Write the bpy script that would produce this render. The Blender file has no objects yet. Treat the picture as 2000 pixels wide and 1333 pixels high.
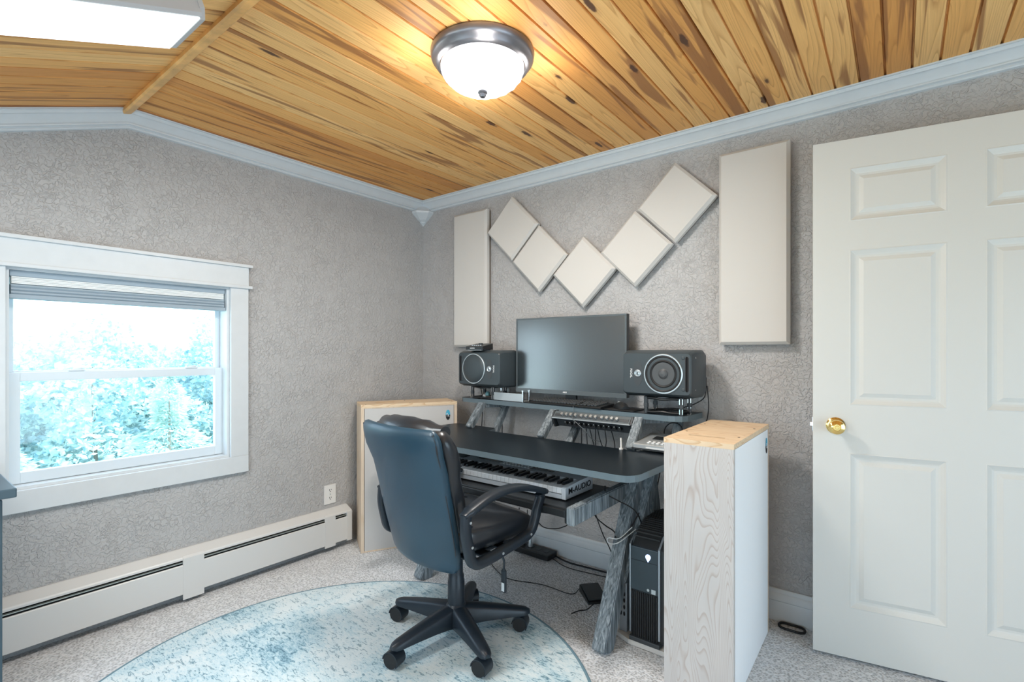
import bpy, bmesh, math, random
from mathutils import Vector, Matrix
random.seed(7)
SC = bpy.context.scene
COL = SC.collection

# ------------------------------------------------------------------ camera, world, sun, exposure
cam = bpy.data.cameras.new('camera'); camo = bpy.data.objects.new('camera', cam); COL.objects.link(camo)
cam.sensor_width = 36.0; cam.lens = 36.0*980.0/2000.0; cam.shift_x = 0.0; cam.shift_y = 0.0104
cam.clip_start = 0.02; cam.clip_end = 300
camo.location = (2.798, -2.543, 1.215)
camo.rotation_euler = (math.pi/2, 0, math.radians(37.7))
SC.camera = camo
SC.view_settings.view_transform = 'Standard'; SC.view_settings.look = 'None'
SC.view_settings.gamma = 1.0; SC.view_settings.use_curve_mapping = False
SC.view_settings.exposure = 0.55

SKY_STRENGTH = 3.6
W = bpy.data.worlds.new('sky'); SC.world = W; W.use_nodes = True
nt = W.node_tree; bg = nt.nodes['Background']
tc = nt.nodes.new('ShaderNodeTexCoord'); sx = nt.nodes.new('ShaderNodeSeparateXYZ'); nt.links.new(tc.outputs['Generated'], sx.inputs[0])
cr = nt.nodes.new('ShaderNodeValToRGB'); nt.links.new(sx.outputs['Z'], cr.inputs['Fac'])
cr.color_ramp.elements[0].position = 0.0; cr.color_ramp.elements[0].color = (0.72, 0.88, 1.0, 1)
cr.color_ramp.elements[1].position = 0.7; cr.color_ramp.elements[1].color = (0.48, 0.72, 1.0, 1)
nt.links.new(cr.outputs['Color'], bg.inputs['Color']); bg.inputs['Strength'].default_value = SKY_STRENGTH

sun = bpy.data.lights.new('sun', 'SUN'); sun.energy = 5.0; sun.angle = math.radians(1.0); sun.color = (1.0, 0.96, 0.9)
suno = bpy.data.objects.new('sun', sun); COL.objects.link(suno)
suno.rotation_euler = Vector((-0.25, -0.75, -1.0)).to_track_quat('-Z', 'Y').to_euler()

def portal(name, loc, rot, sx_, sy_):
    l = bpy.data.lights.new(name, 'AREA'); l.shape = 'RECTANGLE'; l.size = sx_; l.size_y = sy_
    l.cycles.is_portal = True
    o = bpy.data.objects.new(name, l); COL.objects.link(o); o.location = loc; o.rotation_euler = rot
portal('window_portal', (-0.16, -1.78, 1.11), (0, -math.pi/2, 0), 1.0, 0.9)      # points +x
portal('window_portal_right', (4.86, -1.85, .98), (0, math.pi/2, 0), 1.70, 2.2)    # points -x
portal('window_portal_front', (2.0, -4.26, 0.83), (math.pi/2, 0, 0), 3.3, 1.0)    # points +y

# ------------------------------------------------------------------ materials
def newmat(name):
    m = bpy.data.materials.new(name); m.use_nodes = True
    return m, m.node_tree, m.node_tree.nodes['Principled BSDF']
def N(t, kind, **kw):
    n = t.nodes.new(kind)
    for k, v in kw.items(): setattr(n, k, v)
    return n
def L(t, a, b): t.links.new(a, b)
def mat(name, col, rough=0.5, metal=0.0, coat=0.0, bump=None, spec=None, emit=None, var=0.0, vscale=20):
    """plain surface with a little procedural variation; bump = (scale, strength, distance)"""
    m, t, b = newmat(name)
    b.inputs['Base Color'].default_value = (*col, 1); b.inputs['Roughness'].default_value = rough
    b.inputs['Metallic'].default_value = metal; b.inputs['Coat Weight'].default_value = coat
    if spec is not None: b.inputs['Specular IOR Level'].default_value = spec
    tc = N(t, 'ShaderNodeTexCoord')
    if var:
        n = N(t, 'ShaderNodeTexNoise'); n.inputs['Scale'].default_value = vscale; n.inputs['Detail'].default_value = 5
        L(t, tc.outputs['Object'], n.inputs['Vector'])
        r = N(t, 'ShaderNodeValToRGB'); L(t, n.outputs['Fac'], r.inputs['Fac'])
        r.color_ramp.elements[0].position = .3; r.color_ramp.elements[1].position = .7
        r.color_ramp.elements[0].color = (*[c*(1-var) for c in col], 1); r.color_ramp.elements[1].color = (*[min(1, c*(1+var)) for c in col], 1)
        L(t, r.outputs['Color'], b.inputs['Base Color'])
    if bump:
        n = N(t, 'ShaderNodeTexNoise'); n.inputs['Scale'].default_value = bump[0]; n.inputs['Detail'].default_value = 4
        L(t, tc.outputs['Object'], n.inputs['Vector'])
        bp = N(t, 'ShaderNodeBump'); bp.inputs['Strength'].default_value = bump[1]; bp.inputs['Distance'].default_value = bump[2]
        L(t, n.outputs['Fac'], bp.inputs['Height']); L(t, bp.outputs['Normal'], b.inputs['Normal'])
    if emit:
        b.inputs['Emission Color'].default_value = (*emit[0], 1); b.inputs['Emission Strength'].default_value = emit[1]
    return m

def ramp(t, fac, stops):
    r = N(t, 'ShaderNodeValToRGB'); L(t, fac, r.inputs['Fac']); e = r.color_ramp.elements
    while len(e) < len(stops): e.new(0.5)
    for i, (p, c) in enumerate(stops):
        e[i].position = p; e[i].color = (*c, 1) if len(c) == 3 else c
    return r.outputs['Color']
def math_(t, op, a, b=None, c=None):
    n = N(t, 'ShaderNodeMath', operation=op)
    for i, v in enumerate((a, b, c)):
        if v is None: continue
        if isinstance(v, (int, float)): n.inputs[i].default_value = v
        else: L(t, v, n.inputs[i])
    return n.outputs[0]
def mix(t, fac, a, b, mode='MIX'):
    n = N(t, 'ShaderNodeMix', data_type='RGBA', blend_type=mode)
    for i, v in ((0, fac), (6, a), (7, b)):
        if isinstance(v, (int, float)): n.inputs[i].default_value = v
        elif isinstance(v, tuple): n.inputs[i].default_value = (*v, 1)
        else: L(t, v, n.inputs[i])
    return n.outputs[2]

def wall_material():
    m, t, b = newmat('textured_wall_paint')
    tc = N(t, 'ShaderNodeTexCoord')
    n1 = N(t, 'ShaderNodeTexNoise'); n1.inputs['Scale'].default_value = 60; n1.inputs['Detail'].default_value = 3; n1.inputs['Distortion'].default_value = 1.0
    n2 = N(t, 'ShaderNodeTexNoise'); n2.inputs['Scale'].default_value = 11; n2.inputs['Detail'].default_value = 2
    for n in (n1, n2): L(t, tc.outputs['Object'], n.inputs['Vector'])
    a = ramp(t, n1.outputs['Fac'], [(.44, (0, 0, 0)), (.56, (1, 1, 1))])
    k = ramp(t, n2.outputs['Fac'], [(.38, (.55, .55, .55)), (.62, (1, 1, 1))])
    hgt = mix(t, 1.0, a, k, 'MULTIPLY')
    bp = N(t, 'ShaderNodeBump'); bp.inputs['Strength'].default_value = 1.0; bp.inputs['Distance'].default_value = .0028
    L(t, hgt, bp.inputs['Height']); L(t, bp.outputs['Normal'], b.inputs['Normal'])
    b.inputs['Base Color'].default_value = (.47, .462, .46, 1); b.inputs['Roughness'].default_value = .62
    return m

def pine_material(name, x0, pitch, along='Y'):
    """knotty pine boards, pitch wide across x, running along y"""
    m, t, b = newmat(name)
    tc = N(t, 'ShaderNodeTexCoord'); s = N(t, 'ShaderNodeSeparateXYZ'); L(t, tc.outputs['Object'], s.inputs[0])
    x, y = s.outputs['X'], s.outputs['Y']
    bi = math_(t, 'FLOOR', math_(t, 'DIVIDE', math_(t, 'SUBTRACT', x, x0), pitch))
    fx = math_(t, 'FRACT', math_(t, 'DIVIDE', math_(t, 'SUBTRACT', x, x0), pitch))
    wn = N(t, 'ShaderNodeTexWhiteNoise', noise_dimensions='1D'); L(t, bi, wn.inputs['W'])
    # board ends: every 1.7 m with a shift per board
    yy = math_(t, 'DIVIDE', math_(t, 'ADD', y, 50.0), 100.0)
    seg = math_(t, 'FLOOR', yy)
    idv = math_(t, 'ADD', math_(t, 'MULTIPLY', bi, 3.17), math_(t, 'MULTIPLY', seg, 11.3))
    w2 = N(t, 'ShaderNodeTexWhiteNoise', noise_dimensions='1D'); L(t, idv, w2.inputs['W'])
    # grain coordinates
    cx = N(t, 'ShaderNodeCombineXYZ'); L(t, math_(t, 'MULTIPLY', x, 1.0), cx.inputs[0]); L(t, math_(t, 'MULTIPLY', y, .055), cx.inputs[1]); L(t, math_(t, 'MULTIPLY', idv, 1.7), cx.inputs[2])
    # heartwood streaks
    h = N(t, 'ShaderNodeTexNoise'); h.inputs['Scale'].default_value = 20; h.inputs['Detail'].default_value = 2.5; h.inputs['Distortion'].default_value = .6
    L(t, cx.outputs[0], h.inputs['Vector'])
    heart = ramp(t, h.outputs['Fac'], [(.575, (0, 0, 0)), (.63, (1, 1, 1))])
    # rings (cathedral grain)
    g = N(t, 'ShaderNodeTexNoise'); g.inputs['Scale'].default_value = 9; g.inputs['Detail'].default_value = 1.5; L(t, cx.outputs[0], g.inputs['Vector'])
    ringp = math_(t, 'FRACT', math_(t, 'MULTIPLY', g.outputs['Fac'], 26))
    ring = ramp(t, ringp, [(.0, (0, 0, 0)), (.75, (.35, .35, .35)), (.93, (1, 1, 1)), (1.0, (0, 0, 0))])
    fib = N(t, 'ShaderNodeTexNoise'); fib.inputs['Scale'].default_value = 260; fib.inputs['Detail'].default_value = 3
    cf = N(t, 'ShaderNodeCombineXYZ'); L(t, x, cf.inputs[0]); L(t, math_(t, 'MULTIPLY', y, .03), cf.inputs[1]); L(t, cf.outputs[0], fib.inputs['Vector'])
    # knots
    kv = N(t, 'ShaderNodeCombineXYZ'); L(t, math_(t, 'DIVIDE', x, pitch*1.3), kv.inputs[0]); L(t, math_(t, 'MULTIPLY', y, 2.3), kv.inputs[1]); L(t, math_(t, 'MULTIPLY', bi, 7.7), kv.inputs[2])
    kd = N(t, 'ShaderNodeTexNoise'); kd.inputs['Scale'].default_value = 40; L(t, tc.outputs['Object'], kd.inputs['Vector'])
    vo = N(t, 'ShaderNodeTexVoronoi'); vo.inputs['Scale'].default_value = 1.0; vo.inputs['Randomness'].default_value = 1.0; L(t, kv.outputs[0], vo.inputs['Vector'])
    vd = math_(t, 'ADD', vo.outputs['Distance'], math_(t, 'MULTIPLY', math_(t, 'SUBTRACT', kd.outputs['Fac'], .5), .10))
    knot = ramp(t, vd, [(.0, (1, 1, 1)), (.075, (1, 1, 1)), (.11, (0, 0, 0))])
    halo = ramp(t, vd, [(.05, (1, 1, 1)), (.18, (0, 0, 0))])
    base = ramp(t, w2.outputs['Value'], [(.0, (.80, .38, .11)), (.3, (.95, .51, .16)), (.6, (.97, .59, .23)), (.85, (.90, .445, .12)), (1.0, (.68, .28, .07))])
    c = mix(t, math_(t, 'MULTIPLY', ring, .55), base, (.50, .20, .04))
    c = mix(t, math_(t, 'MULTIPLY', heart, .80), c, (.30, .11, .03))
    c = mix(t, math_(t, 'MULTIPLY', ramp(t, fib.outputs['Fac'], [(.3, (0, 0, 0)), (.8, (1, 1, 1))]), .22), c, (.36, .15, .05))
    c = mix(t, math_(t, 'MULTIPLY', halo, .45), c, (.40, .16, .05))
    c = mix(t, math_(t, 'MULTIPLY', knot, .92), c, (.07, .025, .012))
    endd = math_(t, 'FRACT', yy)
    endl = math_(t, 'LESS_THAN', endd, .0016)
    c = mix(t, math_(t, 'MULTIPLY', endl, .0), c, (.10, .04, .02))
    hs = N(t, 'ShaderNodeHueSaturation'); hs.inputs['Saturation'].default_value = 1.0; L(t, c, hs.inputs['Color'])
    L(t, hs.outputs['Color'], b.inputs['Base Color'])
    b.inputs['Roughness'].default_value = .58
    bp = N(t, 'ShaderNodeBump'); bp.inputs['Strength'].default_value = .12; bp.inputs['Distance'].default_value = .002
    L(t, fib.outputs['Fac'], bp.inputs['Height']); L(t, bp.outputs['Normal'], b.inputs['Normal'])
    return m

def ply_material(name, axis, base, line, dens=16, scale=1.6, amount=.5, sx=1.0, rough=.5):
    """contour grain of rotary cut plywood; grain runs along axis"""
    m, t, b = newmat(name)
    tc = N(t, 'ShaderNodeTexCoord'); mp = N(t, 'ShaderNodeMapping'); L(t, tc.outputs['Object'], mp.inputs['Vector'])
    sc = [5.5*sx, 5.5*sx, 5.5*sx]; sc[axis] = 1.0*sx
    mp.inputs['Scale'].default_value = sc
    n = N(t, 'ShaderNodeTexNoise'); n.inputs['Scale'].default_value = scale; n.inputs['Detail'].default_value = 2.2; n.inputs['Roughness'].default_value = .45; n.inputs['Distortion'].default_value = .4
    L(t, mp.outputs[0], n.inputs['Vector'])
    fr = math_(t, 'FRACT', math_(t, 'MULTIPLY', n.outputs['Fac'], dens))
    li = ramp(t, fr, [(.0, (0, 0, 0)), (.62, (.12, .12, .12)), (.9, (1, 1, 1)), (.97, (.1, .1, .1)), (1.0, (0, 0, 0))])
    n2 = N(t, 'ShaderNodeTexNoise'); n2.inputs['Scale'].default_value = 3.0; L(t, mp.outputs[0], n2.inputs['Vector'])
    bs = mix(t, n2.outputs['Fac'], tuple(c*.9 for c in base), tuple(min(1, c*1.08) for c in base))
    c = mix(t, math_(t, 'MULTIPLY', li, amount), bs, line)
    L(t, c, b.inputs['Base Color']); b.inputs['Roughness'].default_value = rough
    return m

def rustic_material(name):
    """grey weathered timber, grain along local z"""
    m, t, b = newmat(name)
    tc = N(t, 'ShaderNodeTexCoord'); mp = N(t, 'ShaderNodeMapping'); L(t, tc.outputs['Object'], mp.inputs['Vector'])
    mp.inputs['Scale'].default_value = (130, 75, 7.0)
    n = N(t, 'ShaderNodeTexNoise'); n.inputs['Scale'].default_value = 1; n.inputs['Detail'].default_value = 5; n.inputs['Distortion'].default_value = .8
    L(t, mp.outputs[0], n.inputs['Vector'])
    c = ramp(t, n.outputs['Fac'], [(.28, (.04, .052, .062)), (.42, (.12, .15, .17)), (.58, (.22, .255, .28)), (.74, (.42, .47, .50))])
    L(t, c, b.inputs['Base Color']); b.inputs['Roughness'].default_value = .55
    bp = N(t, 'ShaderNodeBump'); bp.inputs['Strength'].default_value = .5; bp.inputs['Distance'].default_value = .003
    L(t, n.outputs['Fac'], bp.inputs['Height']); L(t, bp.outputs['Normal'], b.inputs['Normal'])
    return m

def carpet_material():
    m, t, b = newmat('grey_carpet')
    tc = N(t, 'ShaderNodeTexCoord')
    n = N(t, 'ShaderNodeTexNoise'); n.inputs['Scale'].default_value = 125; n.inputs['Detail'].default_value = 3; L(t, tc.outputs['Object'], n.inputs['Vector'])
    v = N(t, 'ShaderNodeTexVoronoi'); v.inputs['Scale'].default_value = 110; L(t, tc.outputs['Object'], v.inputs['Vector'])
    k = math_(t, 'MULTIPLY', math_(t, 'ADD', n.outputs['Fac'], v.outputs['Distance']), .62)
    c = ramp(t, k, [(.25, (.22, .225, .235)), (.5, (.50, .51, .525)), (.75, (.76, .77, .79))])
    L(t, c, b.inputs['Base Color']); b.inputs['Roughness'].default_value = .95; b.inputs['Sheen Weight'].default_value = .2
    bp = N(t, 'ShaderNodeBump'); bp.inputs['Strength'].default_value = .9; bp.inputs['Distance'].default_value = .006
    L(t, k, bp.inputs['Height']); L(t, bp.outputs['Normal'], b.inputs['Normal'])
    return m

def rug_material():
    m, t, b = newmat('distressed_blue_rug')
    tc = N(t, 'ShaderNodeTexCoord')
    def noise(s, d=5, sc=(1, 1, 1), dist=0.0):
        mp = N(t, 'ShaderNodeMapping'); L(t, tc.outputs['Object'], mp.inputs['Vector']); mp.inputs['Scale'].default_value = sc
        mp.inputs['Rotation'].default_value = (0, 0, .5)
        n = N(t, 'ShaderNodeTexNoise'); n.inputs['Scale'].default_value = s; n.inputs['Detail'].default_value = d; n.inputs['Distortion'].default_value = dist
        L(t, mp.outputs[0], n.inputs['Vector']); return n.outputs['Fac']
    big = noise(3.2, 6, dist=1.0); mid = noise(28, 6, (1, 2.6, 1), 1.2); fine = noise(95, 4, (1, 3, 1))
    f = math_(t, 'ADD', math_(t, 'MULTIPLY', big, .55), math_(t, 'ADD', math_(t, 'MULTIPLY', mid, .35), math_(t, 'MULTIPLY', fine, .22)))
    c = ramp(t, f, [(.40, (.10, .24, .34)), (.475, (.32, .52, .62)), (.53, (.56, .72, .78)), (.63, (.74, .82, .84))])
    spots = ramp(t, math_(t, 'MULTIPLY', mid, math_(t, 'ADD', fine, .5)), [(.36, (1, 1, 1)), (.41, (0, 0, 0))])
    c = mix(t, math_(t, 'MULTIPLY', spots, .55), c, (.06, .15, .21))
    L(t, c, b.inputs['Base Color']); b.inputs['Roughness'].default_value = .9; b.inputs['Sheen Weight'].default_value = .15
    bp = N(t, 'ShaderNodeBump'); bp.inputs['Strength'].default_value = .35; bp.inputs['Distance'].default_value = .003
    L(t, fine, bp.inputs['Height']); L(t, bp.outputs['Normal'], b.inputs['Normal'])
    return m

def foliage_material(name, a, c):
    m, t, b = newmat(name)
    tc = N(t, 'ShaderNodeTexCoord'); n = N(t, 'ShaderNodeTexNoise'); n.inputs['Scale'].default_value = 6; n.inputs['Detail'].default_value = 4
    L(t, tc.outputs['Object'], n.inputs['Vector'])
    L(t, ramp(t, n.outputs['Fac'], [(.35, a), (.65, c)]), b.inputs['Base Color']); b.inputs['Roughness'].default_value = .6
    tr = N(t, 'ShaderNodeBsdfTranslucent'); tr.inputs['Color'].default_value = (*c, 1)
    mx = N(t, 'ShaderNodeMixShader'); mx.inputs[0].default_value = .35
    L(t, b.outputs[0], mx.inputs[1]); L(t, tr.outputs[0], mx.inputs[2]); L(t, mx.outputs[0], t.nodes['Material Output'].inputs['Surface'])
    return m

def glass_pane_material():
    m, t, b = newmat('window_glass')
    tr = N(t, 'ShaderNodeBsdfTransparent'); tr.inputs['Color'].default_value = (.96, .98, .98, 1)
    gl = N(t, 'ShaderNodeBsdfGlossy'); gl.inputs['Roughness'].default_value = .02
    mx = N(t, 'ShaderNodeMixShader'); mx.inputs[0].default_value = .045
    L(t, tr.outputs[0], mx.inputs[1]); L(t, gl.outputs[0], mx.inputs[2])
    L(t, mx.outputs[0], t.nodes['Material Output'].inputs['Surface'])
    return m

M = {}
M['wall'] = wall_material()
M['pine'] = pine_material('knotty_pine_boards', 3.0018, .0832)
M['pinetrim'] = mat('pine_trim', (.80, .44, .14), .42, coat=.2, var=.25, vscale=14)
M['trim'] = mat('white_painted_trim', (.64, .67, .69), .38, var=.02)
M['doorp'] = mat('cream_door_paint', (.645, .64, .605), .40, bump=(60, .05, .001))
M['carpet'] = carpet_material(); M['rug'] = rug_material()
M['rugedge'] = mat('rug_binding', (.16, .27, .33), .9)
M['heater'] = mat('heater_enamel', (.66, .655, .64), .35)
M['darkgap'] = mat('dark_recess', (.012, .012, .014), .8)
M['fin'] = mat('aluminium_fins', (.50, .54, .52), .4, .8)
M['vinyl'] = mat('white_vinyl', (.66, .73, .78), .35)
M['glass'] = glass_pane_material()
M['shade'] = mat('pleated_shade_fabric', (.33, .40, .46), .8)
M['shadew'] = mat('shade_white_fabric', (.80, .82, .82), .8)
M['outlet'] = mat('outlet_plastic', (.80, .79, .77), .35)
M['panel'] = mat('acoustic_fabric', (.61, .59, .56), .95, bump=(900, .25, .0006))
M['panelback'] = mat('panel_mounting_board', (.20, .17, .14), .8)
M['plywhite'] = ply_material('whitewashed_birch_ply', 2, (.585, .565, .55), (.40, .31, .265), dens=46, scale=1.3, amount=.6, sx=1.0)
M['plytop'] = ply_material('pine_plywood_top', 0, (.80, .62, .42), (.58, .34, .16), dens=14, scale=1.6, amount=.75)
M['plyside'] = ply_material('raw_ply_edge', 2, (.74, .60, .46), (.58, .42, .28), dens=10, scale=1.4, amount=.5)
M['canvas'] = mat('white_fabric_face', (.88, .90, .92), .8, bump=(700, .2, .0006))
M['canvas2'] = mat('grey_fabric_face', (.56, .545, .53), .85, bump=(700, .2, .0006))
M['black'] = mat('black_laminate', (.006, .011, .016), .33, spec=.28)
M['blackedge'] = mat('grey_blue_edge_band', (.12, .165, .19), .42)
M['blackp'] = mat('black_plastic', (.014, .016, .018), .38)
M['darkgrey'] = mat('dark_grey_plastic', (.045, .052, .058), .45)
M['rustic'] = rustic_material('weathered_grey_timber')
M['spkbody'] = mat('speaker_charcoal', (.040, .053, .061), .42, bump=(500, .1, .0005))
M['ring'] = mat('brushed_silver', (.55, .60, .63), .32, .8)
M['cone'] = mat('speaker_cone', (.07, .075, .08), .45)
M['rubber'] = mat('black_rubber', (.012, .012, .013), .6)
M['screen'] = mat('screen_panel', (.010, .018, .022), .25, coat=1.0, spec=1.0)
M['screen'].node_tree.nodes['Principled BSDF'].inputs['Coat Roughness'].default_value = .24
M['screen'].node_tree.nodes['Principled BSDF'].inputs['Coat IOR'].default_value = 2.1
M['bezel'] = mat('monitor_bezel', (.10, .12, .13), .3)
M['silver'] = mat('silver_plastic', (.52, .56, .58), .35, .5)
M['chrome'] = mat('chrome', (.75, .77, .79), .12, 1.0)
M['keyw'] = mat('white_keys', (.80, .83, .86), .25, coat=.3)
M['keyb'] = mat('black_keys', (.01, .011, .013), .3, coat=.3)
M['kbody'] = mat('silver_keyboard_body', (.60, .64, .68), .4, .1)
M['leather'] = mat('black_leather', (.013, .016, .021), .33, coat=.25, bump=(140, .18, .001))
M['leatherback'] = mat('blue_black_vinyl', (.012, .045, .075), .40, coat=.15, bump=(120, .10, .001), var=.2, vscale=3)
M['chairp'] = mat('chair_plastic', (.016, .023, .032), .36, spec=.4)
M['cable'] = mat('black_cable', (.008, .008, .01), .5)
M['cablew'] = mat('white_cable', (.65, .67, .67), .5)
M['brass'] = mat('polished_brass', (.83, .60, .22), .14, 1.0)
M['pewter'] = mat('brushed_pewter', (.22, .215, .23), .36, .9)
M['lampglass'] = mat('ribbed_alabaster_glass', (.5, .52, .54), .4, emit=((.95, .97, 1.0), .80))
M['diffuser'] = mat('acrylic_diffuser', (.9, .95, .95), .5, emit=((.88, .98, 1.0), 1.0))
M['fixture'] = mat('fixture_enamel', (.50, .50, .51), .4)
M['pcfront'] = mat('pc_front_panel', (.028, .045, .058), .35)
M['pcsilver'] = mat('pc_silver_side', (.36, .40, .44), .35, .6)
M['glow'] = mat('blue_led', (.5, .6, 1.0), .4, emit=((.45, .6, 1.0), 2.0))
M['board'] = mat('white_melamine_board', (.62, .60, .57), .5)
M['whitep'] = mat('white_plastic', (.74, .76, .77), .4)
M['cabinet'] = mat('dark_blue_grey_cabinet', (.05, .085, .11), .45)
M['pink'] = mat('pale_pink_ceramic', (.62, .50, .47), .4)
M['teal'] = mat('teal_enamel', (.16, .38, .42), .35)
M['red'] = mat('dark_red_plastic', (.25, .04, .06), .4)
M['blue'] = mat('cyan_print', (.07, .42, .62), .6)
M['ink'] = mat('black_print', (.012, .012, .014), .6)
M['bark'] = mat('bark', (.26, .24, .20), .9, bump=(12, .6, .02))
M['grass'] = mat('pale_grass', (.45, .55, .40), .9, var=.3, vscale=.6)
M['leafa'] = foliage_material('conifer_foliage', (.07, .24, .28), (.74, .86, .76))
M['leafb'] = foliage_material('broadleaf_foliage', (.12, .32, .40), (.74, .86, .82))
M['hall'] = mat('hall_paint', (.6, .59, .57), .7)

# ------------------------------------------------------------------ builders
def bx(bm, c, s, rot=None, bev=0.0, seg=2):
    r = bmesh.ops.create_cube(bm, size=1.0); vs = r['verts']
    bmesh.ops.scale(bm, vec=Vector(s), verts=vs)
    if bev > 0:
        es = list({e for v in vs for e in v.link_edges})
        rr = bmesh.ops.bevel(bm, geom=es, offset=min(bev, min(s)*.49), segments=seg, profile=.6, affect='EDGES')
        vs = list({v for f in rr['faces'] for v in f.verts} | {v for v in vs if v.is_valid})
    mt = Matrix.Translation(Vector(c))
    if rot is not None: mt = mt @ (rot if isinstance(rot, Matrix) else Matrix.Rotation(rot, 4, 'Z'))
    bmesh.ops.transform(bm, matrix=mt, verts=vs); return vs
def lathe(bm, prof, seg=32, mtx=None, cap=True):
    rings = []
    for r, z in prof:
        rings.append([bm.verts.new((max(r, 1e-5)*math.cos(2*math.pi*i/seg), max(r, 1e-5)*math.sin(2*math.pi*i/seg), z)) for i in range(seg)])
    for a, b2 in zip(rings, rings[1:]):
        for i in range(seg):
            bm.faces.new((a[i], a[(i+1) % seg], b2[(i+1) % seg], b2[i]))
    if cap:
        bm.faces.new(rings[0][::-1]); bm.faces.new(rings[-1])
    vs = [v for r in rings for v in r]
    if mtx is not None: bmesh.ops.transform(bm, matrix=mtx, verts=vs)
    return vs
def align(p, q):
    d = Vector(q)-Vector(p)
    return Matrix.Translation(Vector(p)) @ d.to_track_quat('Z', 'Y').to_matrix().to_4x4(), d.length
def cyl(bm, p, q, r, r2=None, seg=20):
    m, l = align(p, q); return lathe(bm, [(r, 0), (r if r2 is None else r2, l)], seg, m)
def bar(bm, p, q, w, d, up=(1, 0, 0), bev=.004):
    """rectangular timber from p to q; w across `up`, d across the other way"""
    p = Vector(p); q = Vector(q); z = (q-p).normalized(); x = Vector(up); x = (x-z*x.dot(z)).normalized(); y = z.cross(x)
    m = Matrix((x, y, z)).transposed().to_4x4(); m.translation = (p+q)/2
    r = bmesh.ops.create_cube(bm, size=1.0); vs = r['verts']
    bmesh.ops.scale(bm, vec=Vector((w, d, (q-p).length)), verts=vs)
    if bev:
        es = list({e for v in vs for e in v.link_edges}); rr = bmesh.ops.bevel(bm, geom=es, offset=bev, segments=2, affect='EDGES')
        vs = list({v for f in rr['faces'] for v in f.verts} | {v for v in vs if v.is_valid})
    bmesh.ops.transform(bm, matrix=m, verts=vs)
def smooth_path(pts, n=6):
    P = [Vector(p) for p in pts]
    if len(P) < 3: return P
    out = []
    Q = [P[0]*2-P[1]] + P + [P[-1]*2-P[-2]]
    for i in range(1, len(Q)-2):
        for k in range(n):
            t = k/n; a, b2, c, d = Q[i-1], Q[i], Q[i+1], Q[i+2]
            out.append(.5*((2*b2)+(c-a)*t+(2*a-5*b2+4*c-d)*t*t+(3*b2-a-3*c+d)*t**3))
    out.append(P[-1]); return out
def tube(bm, pts, r, seg=8, n=6, closed=False):
    P = smooth_path(pts, n); rings = []
    nrm = None
    for i, p in enumerate(P):
        t = (P[min(i+1, len(P)-1)]-P[max(i-1, 0)]).normalized()
        if nrm is None:
            nrm = t.orthogonal().normalized()
        nrm = (nrm-t*nrm.dot(t)).normalized(); bn = t.cross(nrm)
        rr = r[i] if isinstance(r, list) else r
        rings.append([bm.verts.new(p+(nrm*math.cos(2*math.pi*k/seg)+bn*math.sin(2*math.pi*k/seg))*rr) for k in range(seg)])
    for a, b2 in zip(rings, rings[1:]):
        for k in range(seg): bm.faces.new((a[k], a[(k+1) % seg], b2[(k+1) % seg], b2[k]))
    bm.faces.new(rings[0][::-1]); bm.faces.new(rings[-1])
def prism(bm, poly, axis, a, b2):
    """extrude 2D polygon (in the two other axes, cyclic order) from a to b along axis"""
    def V(u, v, w):
        return {0: (w, u, v), 1: (u, w, v), 2: (u, v, w)}[axis]
    A = [bm.verts.new(V(u, v, a)) for u, v in poly]; B2 = [bm.verts.new(V(u, v, b2)) for u, v in poly]
    n = len(poly)
    for i in range(n): bm.faces.new((A[i], A[(i+1) % n], B2[(i+1) % n], B2[i]))
    bm.faces.new(A[::-1]); bm.faces.new(B2)
    return A+B2
def rrect(x0, x1, y0, y1, r, n=5):
    out = []
    for cx, cy, a0 in ((x1-r, y1-r, 0), (x0+r, y1-r, 90), (x0+r, y0+r, 180), (x1-r, y0+r, 270)):
        for k in range(n+1):
            a = math.radians(a0+90*k/n); out.append((cx+r*math.cos(a), cy+r*math.sin(a)))
    return out
def sweep(bm, prof, path, out, down=None):
    """prof: (o, d) pairs; out: vector away from wall; mitred along path; d goes perpendicular to path, downward"""
    P = [Vector(p) for p in path]; out = Vector(out); rings = []
    for i, p in enumerate(P):
        ds = []
        if i > 0: ds.append((P[i]-P[i-1]).normalized())
        if i < len(P)-1: ds.append((P[i+1]-P[i]).normalized())
        perp = [d.cross(out).normalized() for d in ds]
        perp = [q if q.z < 0 else -q for q in perp]
        if len(perp) == 2:
            m = (perp[0]+perp[1]).normalized(); m = m/m.dot(perp[0])
        else: m = perp[0]
        rings.append([bm.verts.new(p+out*o+m*d) for o, d in prof])
    n = len(prof)
    for a, b2 in zip(rings, rings[1:]):
        for k in range(n): bm.faces.new((a[k], a[(k+1) % n], b2[(k+1) % n], b2[k]))
    bm.faces.new(rings[0][::-1]); bm.faces.new(rings[-1])

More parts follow.
